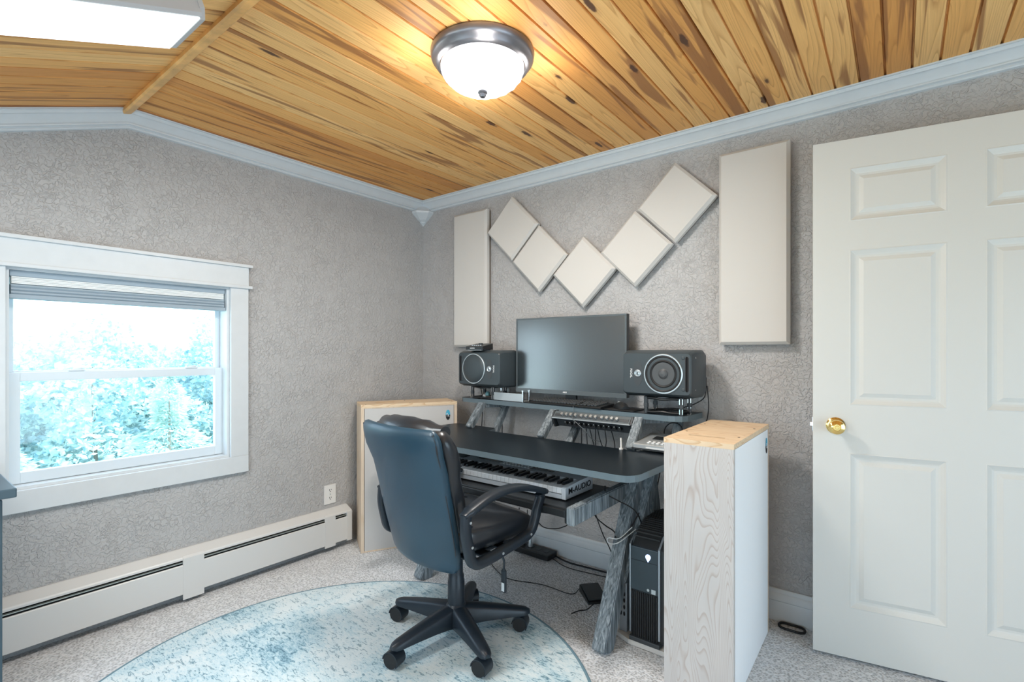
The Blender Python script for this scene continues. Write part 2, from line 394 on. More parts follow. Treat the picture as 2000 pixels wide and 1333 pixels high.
def islands(name, bm, material, parent, smooth=None):
    """every loose piece of bm becomes a part of its own"""
    bm.verts.ensure_lookup_table(); seen = set(); out = []
    for v0 in bm.verts:
        if v0 in seen: continue
        comp = []; st = [v0]; seen.add(v0)
        while st:
            v = st.pop(); comp.append(v)
            for e in v.link_edges:
                w_ = e.other_vert(v)
                if w_ not in seen: seen.add(w_); st.append(w_)
        nb = bmesh.new(); mp = {v: nb.verts.new(v.co) for v in comp}
        for f in {f for v in comp for f in v.link_faces}: nb.faces.new([mp[v] for v in f.verts])
        out.append(obj(name, nb, material, parent, smooth))
    bm.free(); return out
def obj(name, bm, material, parent=None, smooth=None, loc=None, rot=None):
    bmesh.ops.recalc_face_normals(bm, faces=bm.faces)
    me = bpy.data.meshes.new(name); bm.to_mesh(me); bm.free()
    me.materials.append(material)
    if smooth:
        me.shade_smooth()
        try: me.set_sharp_from_angle(angle=math.radians(smooth))
        except Exception: pass
    o = bpy.data.objects.new(name, me); COL.objects.link(o)
    if parent is not None: o.parent = parent
    if loc is not None: o.location = loc
    if rot is not None: o.rotation_euler = rot
    return o
def NB(): return bmesh.new()
def tag(o, label=None, cat=None, group=None, kind=None):
    if label: o['label'] = label
    if cat: o['category'] = cat
    if group: o['group'] = group
    if kind: o['kind'] = kind
    return o
def thing(name, label, cat, loc=(0, 0, 0), rz=0.0, group=None):
    o = bpy.data.objects.new(name, None); COL.objects.link(o); o.location = loc; o.rotation_euler = (0, 0, rz)
    o.empty_display_size = .05
    return tag(o, label, cat, group)
def struct(name, bm, m, parent=None, smooth=None):
    o = obj(name, bm, m, parent, smooth)
    if parent is None: o['kind'] = 'structure'
    return o
def text_obj(name, s, size, m, parent, loc, rot, extrude=.0006, bold=0.0, align='CENTER', sx=1.0):
    cu = bpy.data.curves.new(name, 'FONT'); cu.body = s; cu.size = size; cu.extrude = extrude; cu.offset = bold
    cu.align_x = align; cu.align_y = 'CENTER'
    tmp = bpy.data.objects.new(name+'_c', cu); COL.objects.link(tmp)
    dg = bpy.context.evaluated_depsgraph_get(); dg.update()
    me = bpy.data.meshes.new_from_object(tmp.evaluated_get(dg)); bpy.data.objects.remove(tmp)
    me.materials.clear(); me.materials.append(m)
    for v in me.vertices: v.co.x *= sx
    o = bpy.data.objects.new(name, me); COL.objects.link(o); o.parent = parent; o.location = loc; o.rotation_euler = rot
    return o

# ------------------------------------------------------------------ room
XR, YF, ZC, SEAM, SL = 4.70, -4.10, 2.31, -1.815, .385
def zc(y): return ZC if y > SEAM else ZC - SL*(SEAM-y)
WIN = (-2.20, -1.361, .659, 1.555)       # left window opening y0,y1,z0,z1

b = NB(); bx(b, ((XR)/2, (YF)/2, -.05), (XR+.4, -YF+.4, .10)); struct('floor', b, M['carpet'])

def wall_x(name, x0, x1, op, m):
    """wall in a plane of constant x with one opening (y0,y1,z0,z1), top follows the ceiling"""
    b = NB(); y0, y1, z0, z1 = op
    ztop = .02
    prism(b, [(YF-.15, 0), (y0, 0), (y0, zc(y0)+ztop), (YF-.15, zc(YF-.15)+ztop)], 0, x0, x1)
    prism(b, [(y0, 0), (y1, 0), (y1, z0), (y0, z0)], 0, x0, x1)
    if y1 < SEAM: top = [(y0, z1), (y1, z1), (y1, zc(y1)+ztop), (y0, zc(y0)+ztop)]
    else: top = [(y0, z1), (y1, z1), (y1, ZC+ztop), (SEAM, ZC+ztop), (y0, zc(y0)+ztop)]
    prism(b, top, 0, x0, x1)
    if y1 < SEAM: prism(b, [(y1, 0), (.0, 0), (.0, ZC+ztop), (SEAM, ZC+ztop), (y1, zc(y1)+ztop)], 0, x0, x1)
    else: prism(b, [(y1, 0), (.0, 0), (.0, ZC+ztop), (y1, ZC+ztop)], 0, x0, x1)
    return struct(name, b, m)
wall_x('wall_left', -.15, 0, WIN, M['wall'])
WR = (-2.90, -.80, .15, 1.80)
wall_x('wall_right', XR, XR+.15, WR, M['wall'])
# desk wall with the doorway the open door belongs to
DX0, DX1 = 3.56, 4.42
b = NB(); ZT = ZC+.02
prism(b, [(-.15, 0), (DX0, 0), (DX0, ZT), (-.15, ZT)], 1, 0, .15)
prism(b, [(DX0, 2.06), (DX1, 2.06), (DX1, ZT), (DX0, ZT)], 1, 0, .15)
prism(b, [(DX1, 0), (XR+.15, 0), (XR+.15, ZT), (DX1, ZT)], 1, 0, .15)
struct('wall_back', b, M['wall'])
b = NB()
bx(b, (4.0, 1.3, 1.15), (2.2, .1, 2.4)); bx(b, (2.95, .70, 1.15), (.1, 1.1, 2.4)); bx(b, (5.05, .70, 1.15), (.1, 1.1, 2.4)); bx(b, (4.0, .70, 2.37), (2.2, 1.1, .06)); bx(b, (4.0, .775, -.05), (2.2, 1.149, .0998))
struct('wall_hall', b, M['hall'])
# wall behind the camera with a low wide window
b = NB(); WX0, WX1, WZ0, WZ1 = .4, 3.6, .36, 1.30; zf = zc(YF)+.02
prism(b, [(-.0, 0), (WX0, 0), (WX0, zf), (0, zf)], 1, YF-.15, YF)
prism(b, [(WX1, 0), (XR, 0), (XR, zf), (WX1, zf)], 1, YF-.15, YF)
prism(b, [(WX0, 0), (WX1, 0), (WX1, WZ0), (WX0, WZ0)], 1, YF-.15, YF)
prism(b, [(WX0, WZ1), (WX1, WZ1), (WX1, zf), (WX0, zf)], 1, YF-.15, YF)
struct('wall_front', b, M['wall'])

# ceiling boards with real V grooves, flat part and sloped part
def groove_profile():
    pts = []; x0 = 3.0018; p = .0832
    k = math.ceil((-.15-x0)/p)
    pts.append((-.15, 0))
    while True:
        x = x0+k*p
        if x > XR+.15: break
        if x > -.14: pts += [(x-.0046, 0), (x-.0022, .012), (x+.0022, .012), (x+.0046, 0)]
        k += 1
    pts.append((XR+.15, 0)); return pts
gp = groove_profile()
def ceil_part(name, y0, y1):
    b = NB(); rows = []
    for y in (y0, y1):
        z = ZC if y >= SEAM-1e-6 else zc(y)
        rows.append([b.verts.new((x, y, z+d)) for x, d in gp])
        rows.append([b.verts.new((x, y, z+.05)) for x in (-.15, XR+.15)])
    A, At, B2, Bt = rows
    for i in range(len(gp)-1): b.faces.new((A[i], A[i+1], B2[i+1], B2[i]))
    b.faces.new((At[0], At[1], Bt[1], Bt[0])); b.faces.new((A[0], B2[0], Bt[0], At[0])); b.faces.new((A[-1], At[1], Bt[1], B2[-1]))
    b.faces.new(A[::-1]+[At[0], At[1]]); b.faces.new([Bt[0]]+B2+[Bt[1]])
    o = struct(name, b, M['pine']); return o
ceil_part('ceiling', SEAM, .15); ceil_part('ceiling', YF-.15, SEAM)
# pine strip over the seam
b = NB(); prism(b, [(SEAM-.020, ZC-SL*.020+.001), (SEAM-.020, ZC-.024), (SEAM-.012, ZC-.028), (SEAM+.014, ZC-.020), (SEAM+.022, ZC-.010), (SEAM+.022, ZC+.001), (SEAM, ZC+.004)], 0, .0, XR)
tag(struct('trim_1', b, M['pinetrim']), 'honey pine strip covering the bend in the boarded ceiling')

CROWN = [(0, 0), (.068, 0), (.068, .006), (.060, .0065), (.060, .011), (.055, .018), (.050, .0185), (.046, .021), (.033, .032), (.024, .044), (.020, .052), (.026, .0525), (.025, .058), (.019, .060), (.0135, .061), (.0155, .067), (.012, .072), (.0, .074)]
b = NB(); sweep(b, CROWN, [(0, -.0, ZC), (0, SEAM, ZC), (0, YF, zc(YF))], (1, 0, 0)); struct('trim_2', b, M['trim'], smooth=35)
b = NB(); sweep(b, CROWN, [(0, 0, ZC), (XR, 0, ZC)], (0, -1, 0)); struct('trim_3', b, M['trim'], smooth=35)
b = NB()  # corner block: faceted drop
lathe(b, [(.022, 0), (.034, -.012), (.118, -.078), (.116, -.090), (.060, -.128), (.034, -.140), (.034, -.144), (.0, -.168)], 8, Matrix.Translation((0, 0, ZC)) @ Matrix.Rotation(math.radians(22.5), 4, 'Z'))
geo = b.verts[:]+b.edges[:]+b.faces[:]
bmesh.ops.bisect_plane(b, geom=geo, plane_co=(0, 0, 0), plane_no=(1, 0, 0), clear_inner=True)
geo = b.verts[:]+b.edges[:]+b.faces[:]
bmesh.ops.bisect_plane(b, geom=geo, plane_co=(0, 0, 0), plane_no=(0, -1, 0), clear_inner=True)
struct('trim_4', b, M['trim'])
BASE = [(0, 0), (.010, 0), (.014, .006), (.014, .018), (.020, .026), (.022, .050), (.018, .054), (.020, .060), (.020, .142), (0, .142)]
b = NB(); sweep(b, BASE, [(0, 0, .142), (DX0-.07, 0, .142)], (0, -1, 0)); struct('baseboard_back', b, M['trim'], smooth=35)
b = NB(); sweep(b, BASE, [(XR, YF, .142), (XR, 0, .142)], (-1, 0, 0)); struct('baseboard_right', b, M['trim'], smooth=35)
# doorway casing
b = NB(); bx(b, (DX0-.035, -.009, 1.045), (.07, .018, 2.09), bev=.004); bx(b, (DX1+.035, -.009, 1.045), (.07, .018, 2.09), bev=.004); bx(b, ((DX0+DX1)/2, -.009, 2.125), (DX1-DX0+.14, .018, .07), bev=.004)
struct('trim_5', b, M['trim'])

# ------------------------------------------------------------------ left window
w = bpy.data.objects.new('window_1', None); COL.objects.link(w); tag(w, kind='structure')
y0, y1, z0, z1 = WIN
b = NB()
bx(b, (.010, y1+.045, (z0+z1)/2), (.020, .09, z1-z0), bev=.002); bx(b, (.010, y0-.045, (z0+z1)/2), (.020, .09, z1-z0), bev=.002)
bx(b, (.0105, (y0+y1)/2, z0-.044), (.021, y1-y0+.18, .088), bev=.002)
bx(b, (.012, (y0+y1)/2, z1+.056), (.024, y1-y0+.18, .112), bev=.002)
bx(b, (.016, (y0+y1)/2, z1+.005), (.032, y1-y0+.215, .016), bev=.003)
bx(b, (.018, (y0+y1)/2, z1+.118), (.036, y1-y0+.215, .016), bev=.003)
obj('window_casing', b, M['trim'], w)
b = NB(); jd = .13
bx(b, (-jd/2, y1+.0-.006, (z0+z1)/2), (jd, .012, z1-z0)); bx(b, (-jd/2, y0+.006, (z0+z1)/2), (jd, .012, z1-z0))
bx(b, (-jd/2, (y0+y1)/2, z0+.006), (jd, y1-y0-.024, .012)); bx(b, (-jd/2, (y0+y1)/2, z1-.006), (jd, y1-y0-.024, .012))
obj('window_jamb', b, M['trim'], w)
def sash(name, x, ya, yb, za, zb, sw, rb, rt, th=.028):
    b = NB()
    bx(b, (x, ya+sw/2, (za+zb)/2), (th, sw, zb-za), bev=.003); bx(b, (x, yb-sw/2, (za+zb)/2), (th, sw, zb-za), bev=.003)
    bx(b, (x, (ya+yb)/2, za+rb/2), (th, yb-ya-2*sw+.002, rb), bev=.003); bx(b, (x, (ya+yb)/2, zb-rt/2), (th, yb-ya-2*sw+.002, rt), bev=.003)
    s = obj(name, b, M['vinyl'], w)
    b = NB(); bx(b, (x-.003, (ya+yb)/2, (za+rb+zb-rt)/2), (.004, yb-ya-2*sw+.004, zb-za-rb-rt+.004)); obj('pane', b, M['glass'], s)
    return s
sash('upper_sash', -.100, y0+.012, y1-.012, 1.105, z1-.012, .024, .030, .030)
s2 = sash('lower_sash', -.068, y0+.012, y1-.008, z0+.014, 1.130, .040, .046, .038)
b = NB()
for yy in (-1.52, -1.97):
    bx(b, (-.060, yy, 1.134), (.020, .055, .008), bev=.003); cyl(b, (-.058, yy-.012, 1.136), (-.058, yy+.02, 1.143), .005)
islands('sash_lock', b, M['vinyl'], w)

# pleated shade
sh = thing('window_shade', 'blue-grey pleated window shade raised to a narrow stack at the window top', 'window shade', (-.034, (y0+y1)/2, z1-.010))
wd = y1-y0-.030
b = NB(); bx(b, (0, 0, -.013), (.040, wd, .026), bev=.003); obj('head_rail', b, M['shade'], sh)
b = NB()
for k in range(5):
    bx(b, (.0, 0, -.029-.006*k), (.036-.004*(k % 2), wd-.010, .0055), bev=.002)
obj('pleats', b, M['shadew'], sh)
b = NB()
for k in range(3):
    prism(b, [(-.018, -.058-.014*k), (.016+.002*k, -.058-.014*k), (.020+.001*k, -.065-.014*k), (.014, -.072-.014*k), (-.018, -.072-.014*k)], 1, -wd/2+.004, wd/2-.004)
obj('fabric', b, M['shade'], sh)
b = NB(); bx(b, (.001, 0, -.107), (.044, wd+.004, .018), bev=.004); obj('bottom_rail', b, M['shade'], sh)
b = NB()
for yy in (-.26, .34): bx(b, (.018, yy, .002), (.014, .05, .006), bev=.002)
islands('bracket', b, M['darkgrey'], sh)

# windows behind the camera
def simple_window(name, axis, pos, a0, a1, z0, z1):
    w = bpy.data.objects.new(name, None); COL.objects.link(w); tag(w, kind='structure')
    b = NB(); c = (a0+a1)/2; zm = (z0+z1)/2
    def q(pa, pz, la, lz, dep, off=0.0):
        if axis == 'x': bx(b, (pos+off, pa, pz), (dep, la, lz), bev=.003)
        else: bx(b, (pa, pos+off, pz), (la, dep, lz), bev=.003)
    sg = -1 if axis == 'x' else 1
    q(a0-.045, zm, .09, z1-z0+.18, .02, sg*.01); q(a1+.045, zm, .09, z1-z0+.18, .02, sg*.01); q(c, z0-.045, a1-a0, .09, .02, sg*.01); q(c, z1+.045, a1-a0, .09, .02, sg*.01)
    obj('window_casing', b, M['trim'], w)
    b = NB(); o2 = -sg*.08
    q(a0+.02, zm, .04, z1-z0, .04, o2); q(a1-.02, zm, .04, z1-z0, .04, o2); q(c, z0+.02, a1-a0-.08, .04, .04, o2); q(c, z1-.02, a1-a0-.08, .04, .04, o2); q(c, zm, .04, z1-z0-.08, .04, o2)
    f = obj('window_frame', b, M['vinyl'], w)
    b = NB(); q(c, zm, a1-a0-.07, z1-z0-.07, .004, o2); 
    obj('pane', b, M['glass'], f)
simple_window('window_2', 'x', XR, WR[0], WR[1], WR[2], WR[3])
simple_window('window_3', 'y', YF, WX0, WX1, WZ0, WZ1)

# ------------------------------------------------------------------ door, opened back against the desk wall
dr = bpy.data.objects.new('door_1', None); COL.objects.link(dr); tag(dr, kind='structure')
dr.location = (2.521, -.2, 0); dr.rotation_euler = (0, 0, math.atan2(.161, .987))
# local: x from the knob edge to the hinge, front face at y=0 (towards -y), body behind
b = NB(); DW, DH, DT = .940, 2.034, .036
pz = [(.210, .818), (1.006, 1.614), (1.725, 1.934)]
px = [(.122, .420), (.524, .818)]
gx = sorted({0, DW, *[v for p in px for v in p]}); gz = sorted({.014, .014+DH, *[v for p in pz for v in p]})
def is_panel(xa, xb, za, zb):
    return any(abs(xa-p[0]) < 1e-6 and abs(xb-p[1]) < 1e-6 for p in px) and any(abs(za-q[0]) < 1e-6 and abs(zb-q[1]) < 1e-6 for q in pz)
for side in (0, 1):
    yb = 0 if side == 0 else DT; sg = 1 if side == 0 else -1
    for i in range(len(gx)-1):
        for j in range(len(gz)-1):
            xa, xb, za, zb = gx[i], gx[i+1], gz[j], gz[j+1]
            if is_panel(xa, xb, za, zb):
                steps = [(0, 0), (.004, -.0012), (.008, .0015), (.018, .007), (.024, .009), (.032, .009), (.046, .003), (.047, .0025)]
                rg = [[b.verts.new((xa+o, yb+sg*d, za+o)), b.verts.new((xb-o, yb+sg*d, za+o)), b.verts.new((xb-o, yb+sg*d, zb-o)), b.verts.new((xa+o, yb+sg*d, zb-o))] for o, d in ((s[0], s[1]) for s in steps)]
                for a, c in zip(rg, rg[1:]):
                    for k in range(4): b.faces.new((a[k], a[(k+1) % 4], c[(k+1) % 4], c[k]))
                b.faces.new(rg[-1])
            else:
                b.faces.new([b.verts.new(p) for p in ((xa, yb, za), (xb, yb, za), (xb, yb, zb), (xa, yb, zb))])
z_a, z_b = gz[0], gz[-1]
for q in (((0, 0), (0, DT)), ((DW, 0), (DW, DT))):
    b.faces.new([b.verts.new((q[0][0], q[0][1], z_a)), b.verts.new((q[1][0], q[1][1], z_a)), b.verts.new((q[1][0], q[1][1], z_b)), b.verts.new((q[0][0], q[0][1], z_b))])
for z in (z_a, z_b):
    b.faces.new([b.verts.new(p) for p in ((0, 0, z), (DW, 0, z), (DW, DT, z), (0, DT, z))])
bmesh.ops.remove_doubles(b, verts=b.verts, dist=1e-5)
obj('door_leaf', b, M['doorp'], dr)
b = NB(); km = Matrix.Translation((.077, 0, .922)) @ Matrix.Rotation(math.pi/2, 4, 'X')
lathe(b, [(.033, 0), (.033, .004), (.028, .008), (.014, .010), (.012, .026), (.016, .032), (.026, .040), (.0285, .050), (.026, .058), (.020, .0615), (.013, .063), (.012, .0615), (.007, .0615), (.006, .0645), (.0, .0645)], 40, km)
obj('door_knob', b, M['brass'], dr, smooth=30)
b = NB(); bx(b, (-.005, .018, .922), (.012, .012, .018), bev=.002); bx(b, (-.0006, .018, .922), (.0016, .024, .055)); obj('latch', b, M['chrome'], dr)
b = NB()
for z in (.22, 1.03, 1.84): cyl(b, (DW+.004, .0+DT+.002, z-.045), (DW+.004, DT+.002, z+.045), .006)
islands('hinge', b, M['brass'], dr)

# ------------------------------------------------------------------ baseboard heater
HY0, HY1 = -2.95, -.66
ht = thing('baseboard_heater', 'long cream hydronic baseboard heater under the window', 'heater', (0, 0, 0))
b = NB(); prism(b, [(.0, .246), (.010, .246), (.062, .222), (.066, .216), (.066, .208), (.058, .208), (.006, .236), (.0, .236)], 1, HY0, HY1); obj('top_cover', b, M['heater'], ht)
b = NB(); prism(b, [(.066, .186), (.069, .182), (.069, .045), (.062, .041), (.062, .186)], 1, HY0, HY1); obj('front_cover', b, M['heater'], ht)
b = NB(); bx(b, (.004, (HY0+HY1)/2, .135), (.006, HY1-HY0-.01, .19)); obj('back_plate', b, M['darkgap'], ht)
b = NB(); bx(b, (.034, (HY0+HY1)/2, .120), (.046, HY1-HY0-.04, .14)); obj('fin_element', b, M['darkgap'], ht)
b = NB(); prism(b, [(.056, .200), (.064, .197), (.064, .194), (.056, .196)], 1, HY0+.01, HY1-.03); obj('damper', b, M['fin'], ht)
for ya, yb, lo in ((-1.600, -1.508, .018), (-.846, -.776, .030)):
    b = NB(); prism(b, [(.060, .226), (.070, .216), (.0705, .184), (.0705, lo), (.064, lo), (.064, .184), (.060, .21)], 1, ya, yb); obj('joint_cover', b, M['heater'], ht)
b = NB(); prism(b, [(.0, .247), (.011, .247), (.064, .222), (.0705, .215), (.0705, .035), (.0, .035)], 1, HY1-.034, HY1); obj('end_cap', b, M['heater'], ht)
# outlet
ot = thing('wall_outlet', 'white duplex power outlet on the wall above the heater', 'outlet', (0, -.772, .331))
b = NB(); bx(b, (.003, 0, 0), (.006, .080, .118), bev=.003); obj('cover_plate', b, M['outlet'], ot)
for dz in (.024, -.024):
    b = NB(); prism(b, rrect(-.017, .017, dz-.014, dz+.014, .008), 0, .005, .0075); so = obj('socket', b, M['outlet'], ot)
    b = NB(); bx(b, (.0076, -.006, dz+.004), (.001, .003, .009)); bx(b, (.0076, .006, dz+.004), (.001, .003, .008)); cyl(b, (.007, 0, dz-.006), (.0081, 0, dz-.006), .003); islands('slot', b, M['darkgap'], so)
b = NB(); cyl(b, (.006, 0, 0), (.0072, 0, 0), .004); islands('screw', b, M['silver'], ot)

# ------------------------------------------------------------------ ceiling lamps
lp = thing('ceiling_lamp', 'round flush ceiling lamp, swirled white glass bowl in a pewter ring', 'ceiling lamp', (1.585, -1.15, ZC))
b = NB(); lathe(b, [(.186, 0), (.190, -.006), (.188, -.022), (.182, -.030), (.176, -.034), (.172, -.044), (.163, -.052), (.157, -.054), (.155, -.050), (.155, -.004)], 72, cap=False); obj('pewter_ring', b, M['pewter'], lp, smooth=40)
b = NB(); seg = 144; prof = []
for k in range(15):
    a = math.radians(90*k/14); prof.append((.153*math.cos(a), -.050-.090*math.sin(a)))
rings = []
for k, (r, z) in enumerate(prof):
    row = []
    for i in range(seg):
        th = 2*math.pi*i/seg; tw = th+1.1*(k/14); rr = r*(1+.020*math.cos(16*tw)*math.sin(math.pi*min(1, k/13)))
        row.append(b.verts.new((max(rr, 1e-4)*math.cos(th), max(rr, 1e-4)*math.sin(th), z)))
    rings.append(row)
for a, c in zip(rings, rings[1:]):
    for i in range(seg): b.faces.new((a[i], a[(i+1) % seg], c[(i+1) % seg], c[i]))
obj('glass_bowl', b, M['lampglass'], lp, smooth=60)
b = NB(); lathe(b, [(.0, -.136), (.016, -.139), (.017, -.144), (.012, -.149), (.013, -.153), (.009, -.160), (.0, -.163)], 24); obj('finial', b, M['pewter'], lp, smooth=40)
def point(name, loc, energy, size, color, parent=None):
    l = bpy.data.lights.new(name, 'POINT'); l.energy = energy; l.shadow_soft_size = size; l.color = color
    o = bpy.data.objects.new(name, l); COL.objects.link(o); o.location = loc
    if parent: o.parent = parent
    return o
# the bulbs' light leaves the bowl just under the glass
for k in range(3):
    a = 2*math.pi*k/3+.4
bl = bpy.data.lights.new('lamp_bulbs', 'AREA'); bl.shape = 'DISK'; bl.size = .26; bl.energy = 14; bl.color = (1.0, .97, .93)
blo = bpy.data.objects.new('lamp_bulbs', bl); COL.objects.link(blo); blo.parent = lp; blo.location = (0, 0, -.168)
for k in range(4):   # light spilling up past the rim onto the boards
    a = math.radians(45+90*k); point('lamp_rim_light', (.225*math.cos(a), .225*math.sin(a), -.125), 1.1, .05, (1.0, .96, .9), lp)

fl = thing('fluorescent_light', 'long white wraparound fluorescent light on the sloped part of the ceiling', 'ceiling light', (1.008, -1.985, zc(-1.985)-.003))
# local frame: x across, u along the slope (towards -y), n down from the boards
ang = math.atan(SL); fl.rotation_euler = (ang, 0, 0)
b = NB(); FLEN = 1.25
sec_ = [(0, 0), (.250, 0), (.250, -.082), (.244, -.090), (.006, -.090), (0, -.082)]
prism(b, sec_, 1, -FLEN+.01, -.01); obj('housing', b, M['fixture'], fl)
b = NB(); bx(b, (.125, -FLEN/2, -.0915), (.228, FLEN-.03, .005)); obj('diffuser', b, M['diffuser'], fl)
for ya, yb in ((-.012, .002), (-FLEN-.002, -FLEN+.012)):
    b = NB(); prism(b, [(-.002, 0), (.252, 0), (.252, -.070), (.232, -.0935), (.018, -.0935), (-.002, -.070)], 1, ya, yb); obj('end_cap', b, M['fixture'], fl)
tl = bpy.data.lights.new('fluorescent_tubes', 'AREA'); tl.shape = 'RECTANGLE'; tl.size = .2; tl.size_y = 1.15; tl.energy = 12; tl.color = (.93, .98, 1.0)
tlo = bpy.data.objects.new('fluorescent_tubes', tl); COL.objects.link(tlo); tlo.parent = fl; tlo.location = (.125, -FLEN/2, -.096)

# ------------------------------------------------------------------ acoustic panels
def acoustic(cx, cz, wx, hz, rot, label, group):
    o = thing('acoustic_panel', label, 'acoustic panel', (cx, 0, cz), 0, group); o.rotation_euler = (0, rot, 0)
    b = NB(); t0, t1 = -.022, -.058; e = .013
    V = lambda x, y, z: b.verts.new((x, y, z))
    x, z = wx/2, hz/2
    R = [[V(-x, t0, -z), V(x, t0, -z), V(x, t0, z), V(-x, t0, z)], [V(-x, t1+.014, -z), V(x, t1+.014, -z), V(x, t1+.014, z), V(-x, t1+.014, z)],
         [V(-x+e, t1, -z+e), V(x-e, t1, -z+e), V(x-e, t1, z-e), V(-x+e, t1, z-e)]]
    b.faces.new(R[0]); b.faces.new(R[2])
    for a, c in zip(R, R[1:]):
        for k in range(4): b.faces.new((a[k], a[(k+1) % 4], c[(k+1) % 4], c[k]))
    islands('fabric_face', b, M['panel'], o)
    b = NB(); bx(b, (0, -.0108, 0), (wx-.012, .0214, hz-.012)); obj('mounting_board', b, M['panelback'], o)
acoustic(2.266, 1.700, .300, .905, 0, 'tall cream acoustic panel hung beside the white door', None)
acoustic(.512, 1.700, .300, .905, 0, 'tall cream acoustic panel nearest the room corner, behind the left speaker', None)
q = math.radians(45); SQ = 'square acoustic panels in a zigzag'
acoustic(.866, 1.990, .286, .286, q, 'square cream acoustic panel at the upper left end of the zigzag', SQ)
acoustic(1.073, 1.777, .286, .286, q, 'square cream acoustic panel second from the left in the zigzag', SQ)
acoustic(1.377, 1.667, .286, .286, q, 'square cream acoustic panel lowest in the zigzag, right above the monitor', SQ)
acoustic(1.690, 1.760, .286, .286, q, 'square cream acoustic panel fourth from the left, below the highest one', SQ)
acoustic(1.905, 1.965, .286, .286, q, 'square cream acoustic panel at the upper right end of the zigzag', SQ)

# ------------------------------------------------------------------ plywood gobo boxes
def gobo(name, p0, dx, wdt, dep, hgt, m_front, m_side, label, kind):
    """p0 front-left floor corner; dx unit direction of the front width"""
    rz = math.atan2(dx[1], dx[0]); o = thing(name, label, 'sound baffle', (p0[0], p0[1], 0), rz)
    return o
# right box: narrow plywood end faces the camera, wide fabric faces left and right
g = thing('sound_baffle', 'tall plywood sound baffle standing right of the desk near the white door', 'sound baffle', (2.111, -.742, 0), math.radians(.6))
GW, GD, GH, PT = .243, .605, .900, .018
b = NB(); bx(b, (GW/2, PT/2, (GH-PT)/2), (GW-.002, PT, GH-PT), bev=.001); obj('front_board', b, M['plywhite'], g)
b = NB(); bx(b, (GW/2, GD-PT/2, (GH-PT)/2), (GW-.002, PT, GH-PT), bev=.001); obj('rear_board', b, M['plyside'], g)
def slotted_top(W_, D_, z0, z1, slot):
    b = NB(); sx0, sx1, sy0, sy1 = slot
    for (xa, xb, ya, yb) in ((0, W_, 0, sy0), (0, W_, sy1, D_), (0, sx0, sy0, sy1), (sx1, W_, sy0, sy1)):
        bx(b, ((xa+xb)/2, (ya+yb)/2, (z0+z1)/2), (xb-xa, yb-ya, z1-z0))
    bmesh.ops.remove_doubles(b, verts=b.verts, dist=1e-6)
    return b
tp = obj('top_board', slotted_top(GW, GD, GH-PT, GH, (.055, .185, .105, .125)), M['plytop'], g)
b = NB()
for sx_, sy_ in ((.02, .20), (.02, .44), (.222, .16), (.222, .42)): cyl(b, (sx_, sy_, GH-.001), (sx_, sy_, GH+.0006), .0045)
islands('screw', b, M['darkgap'], tp)
b = NB(); bx(b, (GW-.007, GD/2, (GH-PT)/2), (.012, GD-.040, GH-PT-.004)); bx(b, (.007, GD/2, (GH-PT)/2), (.012, GD-.040, GH-PT-.004)); islands('fabric_face', b, M['canvas'], g)
def capsule_logo(parent, loc, rot):
    b = NB(); pts = [(.0150*math.cos(a), .0330*math.sin(a)) for a in [math.pi*k/14 for k in range(15)]]
    prism(b, [(p[0], p[1]) for p in pts], 2, 0, .001); o = obj('logo', b, M['blue'], parent, loc=loc, rot=rot)
    b = NB(); prism(b, [(-p[0], -p[1]) for p in pts], 2, 0, .001); obj('logo_base', b, M['ink'], o)
    b = NB()
    bx(b, (-.006, -.001, .0012), (.0035, .020, .0008)); bx(b, (-.006, .009, .0012), (.009, .0035, .0008))
    bx(b, (.003, -.004, .0012), (.0035, .014, .0008)); bx(b, (.006, -.009, .0012), (.009, .0035, .0008))
    obj('logo_letters', b, M['whitep'], o)
    return o
capsule_logo(g, (GW+.0005, GD-.055, GH-.085), (math.pi/2, 0, math.pi/2))
# left box: the wide grey fabric faces the camera
rz = math.atan2(.874, .486)
g = thing('sound_baffle', 'plywood sound baffle with grey fabric front standing left behind the office chair', 'sound baffle', (.235, -.711, 0), rz)
BW, BD, BH = .600, .235, .893
b = NB(); bx(b, (PT/2, BD/2, (BH-PT)/2), (PT, BD, BH-PT), bev=.001); bx(b, (BW-PT/2, BD/2, (BH-PT)/2), (PT, BD, BH-PT), bev=.001); islands('side_board', b, M['plyside'], g)
tp = obj('top_board', slotted_top(BW, BD, BH-PT, BH, (.10, .22, .10, .13)), M['plytop'], g)
b = NB()
for sx_, sy_ in ((.03, .03), (.30, .03), (.57, .03), (.30, .20)): cyl(b, (sx_, sy_, BH-.001), (sx_, sy_, BH+.0006), .004)
islands('screw', b, M['darkgap'], tp)
b = NB(); bx(b, (BW/2, .010, (BH-PT)/2+.003), (BW-2*PT-.006, .012, BH-PT-.012)); bx(b, (BW/2, BD-.010, (BH-PT)/2), (BW-2*PT-.006, .012, BH-PT-.01)); islands('fabric_face', b, M['canvas2'], g)
b = NB(); bx(b, (BW/2, .009, .005), (BW-2*PT, .014, .008)); bx(b, (BW/2, .009, BH-PT-.003), (BW-2*PT, .014, .006)); islands('base_rail', b, M['plyside'], g)
capsule_logo(g, (BW-.060, .0035, BH-.085), (math.pi/2, 0, 0))

# ------------------------------------------------------------------ rug
rg = NB(); lathe(rg, [(.0, .001), (.898, .001), (.905, .003), (.905, .008), (.897, .011), (.0, .011)], 128, cap=False)
r_ = obj('round_rug', rg, M['rug'], smooth=40, loc=(1.255, -1.545, 0)); tag(r_, 'round distressed pale blue rug under the office chair', 'rug')
b = NB(); lathe(b, [(.893, .0112), (.899, .0125), (.906, .009), (.9075, .001)], 128, cap=False); obj('rug_binding', b, M['rugedge'], r_, smooth=60)

